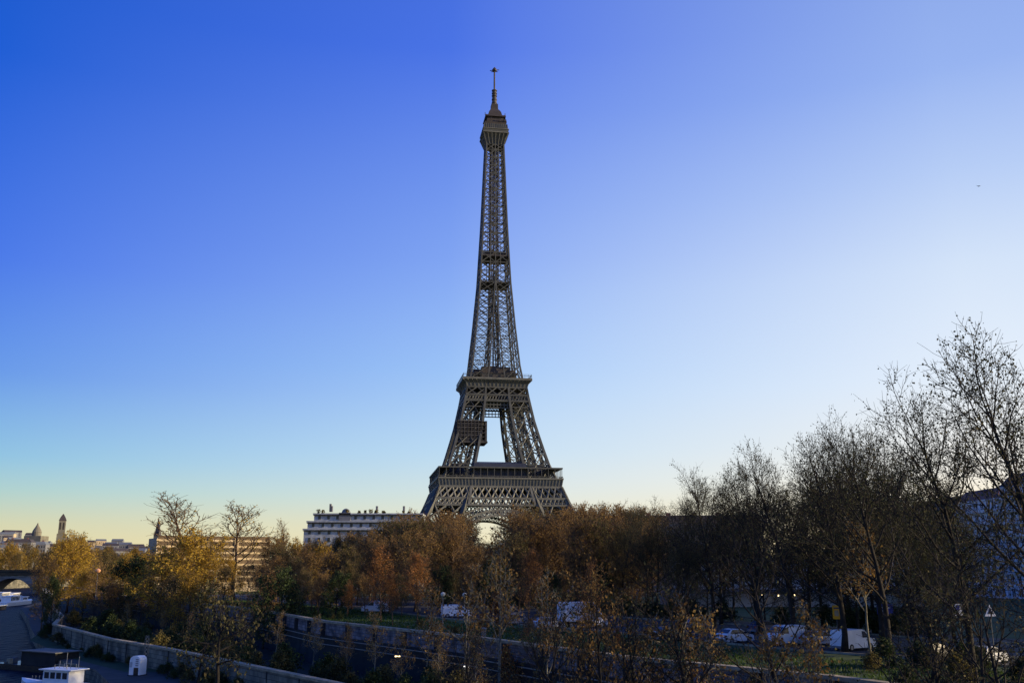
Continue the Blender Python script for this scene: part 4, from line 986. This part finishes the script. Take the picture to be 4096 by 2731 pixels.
kind('gold', (21, 22, 23), 18, bark='bark_brown', leaf='leaf_gold', crown0=.14, n1=20, n2=8, n3=4, len1=.32, ang=(24, 70), r0=.26, leaves=6500, ls=.37, twig=.035, prof=dome)
kind('orange', (31, 32, 33), 12, bark='bark_brown', leaf='leaf_orange', crown0=.22, n1=16, n2=7, n3=4, len1=.27, ang=(16, 48), r0=.14, up=.6, leaves=3000, ls=.22, twig=.02, prof=dome)
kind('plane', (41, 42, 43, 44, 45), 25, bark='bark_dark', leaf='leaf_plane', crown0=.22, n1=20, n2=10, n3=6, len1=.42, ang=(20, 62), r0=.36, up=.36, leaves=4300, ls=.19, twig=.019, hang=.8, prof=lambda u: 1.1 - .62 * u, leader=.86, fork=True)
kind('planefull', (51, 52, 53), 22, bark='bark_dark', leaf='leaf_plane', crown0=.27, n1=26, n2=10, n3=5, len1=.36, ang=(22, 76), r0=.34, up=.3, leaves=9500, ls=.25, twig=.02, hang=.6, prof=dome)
kind('bare', (61, 62, 63), 16, bark='bark_brown', leaf='leaf_gold', crown0=.3, n1=16, n2=7, n3=4, len1=.30, ang=(14, 52), r0=.2, up=.5, leaves=380, ls=.24, twig=.026, prof=lambda u: 1 - .4 * u)
kind('pale', (71, 72, 73), 13, bark='bark_pale', leaf='leaf_brown', crown0=.35, n1=12, n2=6, n3=3, len1=.26, ang=(18, 50), r0=.13, up=.4, leaves=700, ls=.26, twig=.02, prof=lambda u: 1 - .4 * u)
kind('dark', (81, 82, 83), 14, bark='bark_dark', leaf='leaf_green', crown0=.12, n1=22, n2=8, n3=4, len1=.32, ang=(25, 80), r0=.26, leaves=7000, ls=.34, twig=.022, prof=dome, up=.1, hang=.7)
kind('amber', (91, 92), 14, bark='bark_dark', leaf='leaf_brown', crown0=.3, n1=14, n2=7, n3=4, len1=.32, ang=(20, 62), r0=.22, up=.35, leaves=1500, ls=.19, twig=.013, prof=lambda u: 1 - .35 * u, lean=.08)
def gen_shrub(seed, H, leaf, n=1500, ls=.22, w=1.0):
    return gen_tree(seed, H, 'bark_dark', leaf, crown0=.02, n1=16, n2=6, n3=3, len1=.55 * w, ang=(12, 62), r0=.06, up=.3, leaves=n, ls=ls, twig=.012, prof=lambda u: 1 - .55 * u)
KIND['shrub_dark'] = [gen_shrub(101 + i, 3.2, 'leaf_green', 1700, .26, 1.2) for i in range(3)]
KIND['shrub_olive'] = [gen_shrub(111 + i, 3.2, 'leaf_olive', 1500, .24, 1.2) for i in range(3)]
KIND['shrub_orange'] = [gen_shrub(121 + i, 3.4, 'leaf_orange', 1500, .17) for i in range(2)]
TR = random.Random(5); cnt = {}
def tree(kind_, label, x, y, zb, height, group=None, cat='tree', name=None, wide=1.0):
    v = KIND[kind_]; i = cnt.get(kind_, TR.randrange(9)); cnt[kind_] = i + 1; tm, cm, top = v[i % len(v)]
    sc = height / top
    nm = name or {'shrub_dark': 'shrub', 'shrub_olive': 'shrub', 'shrub_orange': 'shrub', 'plane': 'plane_tree', 'planefull': 'plane_tree', 'orange': 'orange_tree', 'bare': 'bare_tree', 'pale': 'young_tree', 'dark': 'dark_tree'}.get(kind_, 'leafy_tree')
    sw = sc * wide
    t = thing(nm, label, 'shrub' if 'shrub' in kind_ else cat, (x, y, zb), TR.uniform(0, 6.28), group, (sw, sw, sc))
    for n_, m_ in (('trunk', tm), ('crown', cm)):
        o = bpy.data.objects.new(n_, m_); COL.objects.link(o); o.parent = t
    return t
def ground_z(x, y):
    ux = np.interp(y, [p_[1] for p_ in U], [p_[0] for p_ in U]); lx = np.interp(y, [p_[1] for p_ in LW], [p_[0] for p_ in LW])
    return gz(x, y) if x > ux + .6 else (-3.0 if x > lx + .6 else -4.0)
def T(kind_, label, px, ytop, Y, group=None, **k):
    """a tree whose top shows at (px, ytop) of the 2352 px wide view, standing Y metres away"""
    p = at_y(px * 1.7415, ytop * 1.7415, Y); zb = ground_z(p.x, Y); fx = np.interp(Y, [p_[1] for p_ in FB], [p_[0] for p_ in FB])
    if p.x < fx: zb = 0
    return tree(kind_, label, p.x, Y, zb - .1, p.z - zb + .1, group, **k)

# --- plane trees along the quay street, nearest first (dark against the bright right sky)
for px, yt, Y, lb in [(2265, 735, 62, 'tallest plane tree with the topmost twigs at the right edge'), (2140, 900, 71, 'plane tree with long arching twigs left of the tallest one'), (2375, 800, 55, 'plane tree cut off by the right picture edge'),
                      (1975, 905, 84, 'dark plane tree third in the row from the right edge'), (1880, 965, 96, 'plane tree fourth in the row from the right edge'), (1775, 975, 110, 'plane tree with spiky top fifth from the right edge'),
                      (1700, 1050, 122, 'plane tree with thin leaders right of the first sparse one'), (1600, 1025, 134, 'sparse plane tree at the left end of the street row'), (1545, 1100, 150, 'low arching plane tree at the start of the row'), (1460, 1140, 165, 'small sparse plane tree just right of the tower trees')]:
    T('plane', lb, px + (60 if Y < 64 else 22), yt - (50 if Y < 75 else -22), Y, 'plane trees along the quay street', wide=.98)
g_ = 'bushy plane trees filling the shade under the street row'; lb = 'bushy dark plane tree in the shaded thicket at right'
for px, yt, Y in [(2150, 1085, 108), (2060, 1040, 118), (1985, 1075, 122), (1930, 1065, 130), (1870, 1085, 136), (1800, 1110, 146), (1720, 1120, 152), (1665, 1145, 158), (2180, 1170, 96), (2080, 1160, 102), (1945, 1150, 118), (1650, 1200, 160), (1560, 1190, 168), (1500, 1205, 158), (1910, 1200, 112), (2110, 1230, 92), (1830, 1215, 122), (1750, 1230, 128), (1620, 1225, 142), (1430, 1195, 176), (1560, 1240, 130)]:
    T('planefull', lb, px + TR.uniform(-8, 8), yt, Y, g_, wide=.95)
g_ = 'twiggy plane trees behind the quay street row'; lb = 'twiggy dark plane tree behind the quay street row'
for px, yt, Y in [(1420, 1150, 172), (1500, 1142, 160), (1560, 1112, 152), (1640, 1084, 140), (1715, 1062, 128), (1830, 1016, 118), (1905, 1000, 108), (1985, 966, 102), (2060, 960, 92)]:
    T('plane', lb, px, yt, Y, g_, wide=.95)
# --- brown park trees behind the grass bank
prof_x = [590, 640, 700, 770, 830, 880, 930, 1000, 1060, 1095, 1125, 1160, 1210, 1260, 1310, 1360, 1420, 1480]
prof_y = [1236, 1222, 1226, 1226, 1206, 1184, 1168, 1162, 1162, 1166, 1214, 1166, 1158, 1148, 1146, 1144, 1146, 1156]
g_ = 'brown park trees behind the grass bank'; lb = 'brown leaved park tree in the dense row below the tower'
k = 0
for Y, off, dy in ((235, 0, 0), (205, 22, 16), (182, 8, 38), (268, 30, 4)):
    for px in range(622 + off, 1490, 46):
        yt = float(np.interp(px, prof_x, prof_y)) + dy + TR.uniform(-6, 14)
        if 1076 < px < 1168: yt = max(yt, 1236 + 6 * (k % 2))
        T(('brown', 'brown', 'olive', 'brown')[k % 4] if px > 760 else ('brown', 'gold', 'brown', 'olive')[k % 4], lb if True else '', px + TR.uniform(-9, 9), yt, Y + TR.uniform(-9, 9), g_); k += 1
g_ = 'lower olive park trees at the back of the grass bank'; lb = 'lower olive brown park tree at the edge of the grass'
for px in range(610, 1460, 40):
    T(('olive', 'brown', 'dark')[k % 3], lb, px + TR.uniform(-10, 10), TR.uniform(1275, 1320), 168 + TR.uniform(-6, 6), g_); k += 1
# --- golden trees on the left bank of the picture
T('gold', 'broad golden tree in front of the reflected building', 425, 1200, 215, wide=1.35)
T('gold', 'low golden tree before the left half of the reflected building', 380, 1246, 232, wide=1.3)
T('gold', 'low golden tree before the middle of the reflected building', 478, 1250, 226, wide=1.2)
T('gold', 'golden tree right of the broad one before the reflected building', 535, 1272, 225, wide=.9)
T('bare', 'bare topped tree with thin twigs rising over the golden crowns', 468, 1128, 235, wide=2.3)
T('bare', 'second bare twiggy tree right of the highest bare one', 548, 1152, 245, wide=2.1)
T('gold', 'golden tree left of the church spire', 330, 1262, 285, wide=1.0)
T('dark', 'dark rounded tree below the church spire', 318, 1270, 250, wide=1.1)
T('gold', 'yellow tree right of the dark ivy clad tree', 172, 1216, 300, wide=1.1)
T('gold', 'tall golden brown tree above the right end of the bridge', 148, 1216, 292, wide=.9)
T('brown', 'brown tree between the yellow tree and the church spire', 215, 1252, 320)
T('bare', 'bare twiggy tree at the right end of the golden crowns', 655, 1190, 250)
T('brown', 'dim brown tree in front of the bridge right of the barges', 114, 1262, 238, wide=.62)
T('dark', 'narrow dark tree against the bridge arch right of the barges', 128, 1310, 225, wide=.5)
g_ = 'golden trees on the far river bank'; lb = 'golden tree in the far bank row beyond the bridge'
for px in list(range(-10, 380, 26)) + list(range(0, 360, 44)):
    p = at_y(px * 1.7415, 1265, 860)
    T('gold' if TR.random() < .75 else 'olive', lb, px + TR.uniform(-8, 8), TR.uniform(1248, 1272), (760 if px < 100 else 930) + TR.uniform(0, 50), g_)
for px, yt, Y, kd, lb in [(30, 1246, 770, 'gold', 'golden tree at the left edge above the bridge'), (62, 1250, 790, 'olive', 'olive tree above the left bridge parapet'), (190, 1238, 400, 'brown', 'brown tree right of the tall golden brown one'), (255, 1262, 380, 'olive', 'olive tree in the hazy gap below the far hill'), (298, 1268, 360, 'gold', 'small golden tree in the gap below the far hill')]:
    T(kd, lb, px, yt - 8, Y, wide=1.1)
g_ = 'trees behind the upper wall left of the tower'; lb = 'olive gold tree behind the pale parapet wall at left'
for px, yt, Y in [(245, 1290, 270), (285, 1275, 262), (360, 1262, 240), (410, 1250, 228), (470, 1262, 215), (520, 1296, 208), (575, 1290, 204), (200, 1300, 290), (390, 1310, 205), (610, 1290, 192), (450, 1300, 192), (330, 1310, 222), (270, 1325, 240)]:
    T(('gold', 'olive', 'brown')[k % 3], lb, px, yt, Y, g_); k += 1
# --- orange accents
for px, yt, Y, lb, wd in [(962, 1262, 140, 'bright orange tree at the right end of the orange pair', 1.15), (880, 1246, 146, 'orange tree left of the brightest orange tree', 1.1), (905, 1300, 138, 'small orange tree between the two orange trees', 1.0), (1212, 1252, 120, 'slim orange topped tree right of the tower gap', .9), (1345, 1282, 104, 'thin orange leaved tree before the white box truck', .7), (800, 1330, 160, 'rusty orange tree above the lone white van', 1.2), (735, 1345, 168, 'rust brown tree left of the lone white van', 1.2)]:
    T('orange', lb, px, yt, Y, wide=wd)
for px, yt, Y, lb, wd in [(1150, 1350, 126, 'orange shrub in front of the dark grey van', 1.0), (1112, 1400, 122, 'pinkish orange shrub left of the taller orange shrub', .9), (1215, 1415, 118, 'low orange shrub before the silver hatchback', 1.0), (1270, 1440, 112, 'straggly orange shrub below the box truck', 1.0), (1415, 1440, 99, 'amber shrub at the foot of the dark leaning trunks', 1.0), (1165, 1475, 104, 'sparse orange shrub overhanging the parapet wall', .7)]:
    T('shrub_orange', lb, px, yt, Y, wide=wd)
# --- foreground trees on the strip between the walls
T('amber', 'dark trunked tree with amber leaves standing in front of the parapet wall', 1388, 1240, 58, wide=.8)
T('amber', 'leaning dark tree with few amber leaves left of the dark trunked one', 1330, 1300, 62, wide=.7)
kind('lowdark', (141, 142), 12, bark='bark_dark', leaf='leaf_plane', crown0=.5, n1=13, n2=7, n3=4, len1=.27, ang=(28, 85), r0=.26, leaves=650, ls=.32, twig=.02, prof=dome, up=-.1, hang=1.2)
T('lowdark', 'drooping dark tree with bare trunk before the stone wall at lower left', 516, 1312, 98, wide=.95, name='dark_tree')
T('lowdark', 'smaller dark tree with bare trunk left of the drooping one', 464, 1372, 104, wide=.8, name='dark_tree')
for px, yt, Y, lb in [(1148, 1215, 100, 'slender white barked tree below the tower arch'), (1075, 1290, 104, 'thin pale tree left of the white barked one'), (985, 1330, 112, 'thin pale young tree below the orange pair'), (1255, 1300, 90, 'pale leaning young tree right of the slim orange tree'), (690, 1330, 165, 'pale stemmed young tree at the left of the park row'), (1975, 1180, 88, 'pale trunked tree between the dark plane trees')]:
    T('pale', lb, px, yt, Y)
kind('thin', (131, 132, 133), 13, bark='bark_dark', leaf='leaf_plane', crown0=.25, n1=13, n2=7, n3=4, len1=.36, ang=(22, 66), r0=.2, up=.3, leaves=420, ls=.17, twig=.013, prof=lambda u: 1 - .3 * u, lean=.08)
for px, yt, Y, lb in [(1238, 1330, 70, 'thin dark tree crossing the parapet wall below the box truck'), (1478, 1300, 66, 'dark trunk with sparse leaves right of the amber tree'), (1572, 1280, 62, 'dark straight trunk before the right end of the parapet wall'), (1800, 1200, 68, 'dark sparse tree crossing the white panel van'), (2140, 1230, 56, 'dark sparse tree in front of the blue and white sign'), (2285, 1250, 52, 'dark sparse tree low at the right edge')]:
    T('thin', lb, px, yt, Y, wide=1.1, name='bare_tree')
g_ = 'bare saplings tangled along the lower edge'; lb = 'dark bare sapling tangled with others along the lower picture edge'
for px, yt, Y in [(1030, 1430, 78), (1105, 1440, 74), (1290, 1400, 66), (1440, 1385, 60), (1610, 1420, 58), (2075, 1330, 56), (2190, 1320, 54)]:
    T('thin', lb, px, yt, Y, g_, wide=1.3, name='bare_sapling')
g_ = 'thin young trees in the railway trench'; lb = 'thin young tree growing in the dark trench between the walls'
for px, yt, Y in [(560, 1395, 150), (640, 1400, 138), (720, 1405, 128), (800, 1425, 118), (860, 1400, 112), (930, 1440, 104), (1010, 1430, 98), (1080, 1450, 90), (1500, 1400, 66), (1560, 1350, 64), (1650, 1390, 62), (1740, 1420, 60), (1850, 1380, 60), (300, 1385, 205), (380, 1400, 190), (440, 1400, 176)]:
    T('pale', lb, px, yt, Y, g_)
g_ = 'dark shrubs in the railway trench'; lb = 'dark shrub in the overgrown trench between the two walls'
for i in range(84):
    f = TR.random(); Yq = 84 + 170 * f ** 1.2; a_ = np.interp(Yq, [p_[1] for p_ in LW], [p_[0] for p_ in LW]); b_ = np.interp(Yq, [p_[1] for p_ in U], [p_[0] for p_ in U])
    x = a_ + (b_ - a_) * TR.uniform(.12, .62); tree('shrub_dark' if TR.random() < .6 else 'shrub_olive', lb, x, Yq, -3.1, TR.uniform(2.4, 5.0), g_)
g_ = 'shrubs at the foot of the retaining wall'; lb = 'dark green shrub at the foot of the stone retaining wall'
for i in range(40):
    Yq = 100 + 140 * TR.random(); a_ = np.interp(Yq, [p_[1] for p_ in LW], [p_[0] for p_ in LW]); tree('shrub_dark' if i % 3 else 'shrub_olive', lb, a_ - TR.uniform(1.2, 3.2), Yq, -4.05, TR.uniform(.8, 2.6), g_, wide=1.2)
g_ = 'shrubs along the grass bank'; lb = 'low olive shrub on the grass bank above the parapet wall'
for i in range(34):
    Yq = TR.uniform(84, 250); b_ = np.interp(Yq, [p_[1] for p_ in U], [p_[0] for p_ in U]); tree('shrub_olive' if TR.random() < .6 else 'shrub_dark', lb, b_ + TR.uniform(2.5, 6), Yq, 2.95, TR.uniform(.7, 1.6), g_)
g_ = 'dark shrubs at the lower right'; lb = 'dark shrub on the shaded grass at the lower right corner'
for i in range(26):
    Yq = TR.uniform(66, 84); xq = TR.uniform(24, 46); tree('shrub_dark' if i % 3 else 'shrub_olive', lb, xq, Yq, 2.9, TR.uniform(1.2, 2.6), g_, wide=1.2)
g_ = 'dark hedge shrubs behind the parked cars'; lb = 'dark shrub in the hedge line behind the parked cars'
for i in range(46):
    Yq = TR.uniform(110, 215); b_ = np.interp(Yq, [p_[1] for p_ in U], [p_[0] for p_ in U]); tree('shrub_dark', lb, b_ + 54 + TR.uniform(0, 7), Yq, 2.9, TR.uniform(2.2, 4.0), g_, wide=1.3)
# --- grass blades on the bank (nobody could count them)
gr_ = np.random.RandomState(8); n = 26000
Yq = gr_.uniform(72, 230, n); bx = np.interp(Yq, [p_[1] for p_ in U], [p_[0] for p_ in U]) + gr_.uniform(.5, 19.4, n)
hh = gr_.uniform(.08, .30, n); a = gr_.uniform(0, 6.28, n); z0 = np.array([gz(x_, y_) for x_, y_ in zip(bx, Yq)])
P = np.stack([bx, Yq, z0], 1); d = np.stack([np.cos(a), np.sin(a), np.zeros(n)], 1) * .07; tipv = np.stack([gr_.normal(0, .08, n), gr_.normal(0, .08, n), hh], 1)
V = np.stack([P - d, P + d, P + tipv], 1).reshape(-1, 3); gb = MB(); gb.add(V, [(3 * i, 3 * i + 1, 3 * i + 2) for i in range(n)])
M['grass_blade'] = L_('grass_blade', [(0, (.02, .045, .008)), (.6, (.04, .085, .012)), (1, (.08, .12, .02))], .3)
tag(gb.build('grass', M['grass_blade']), kind='stuff')
#NEXT
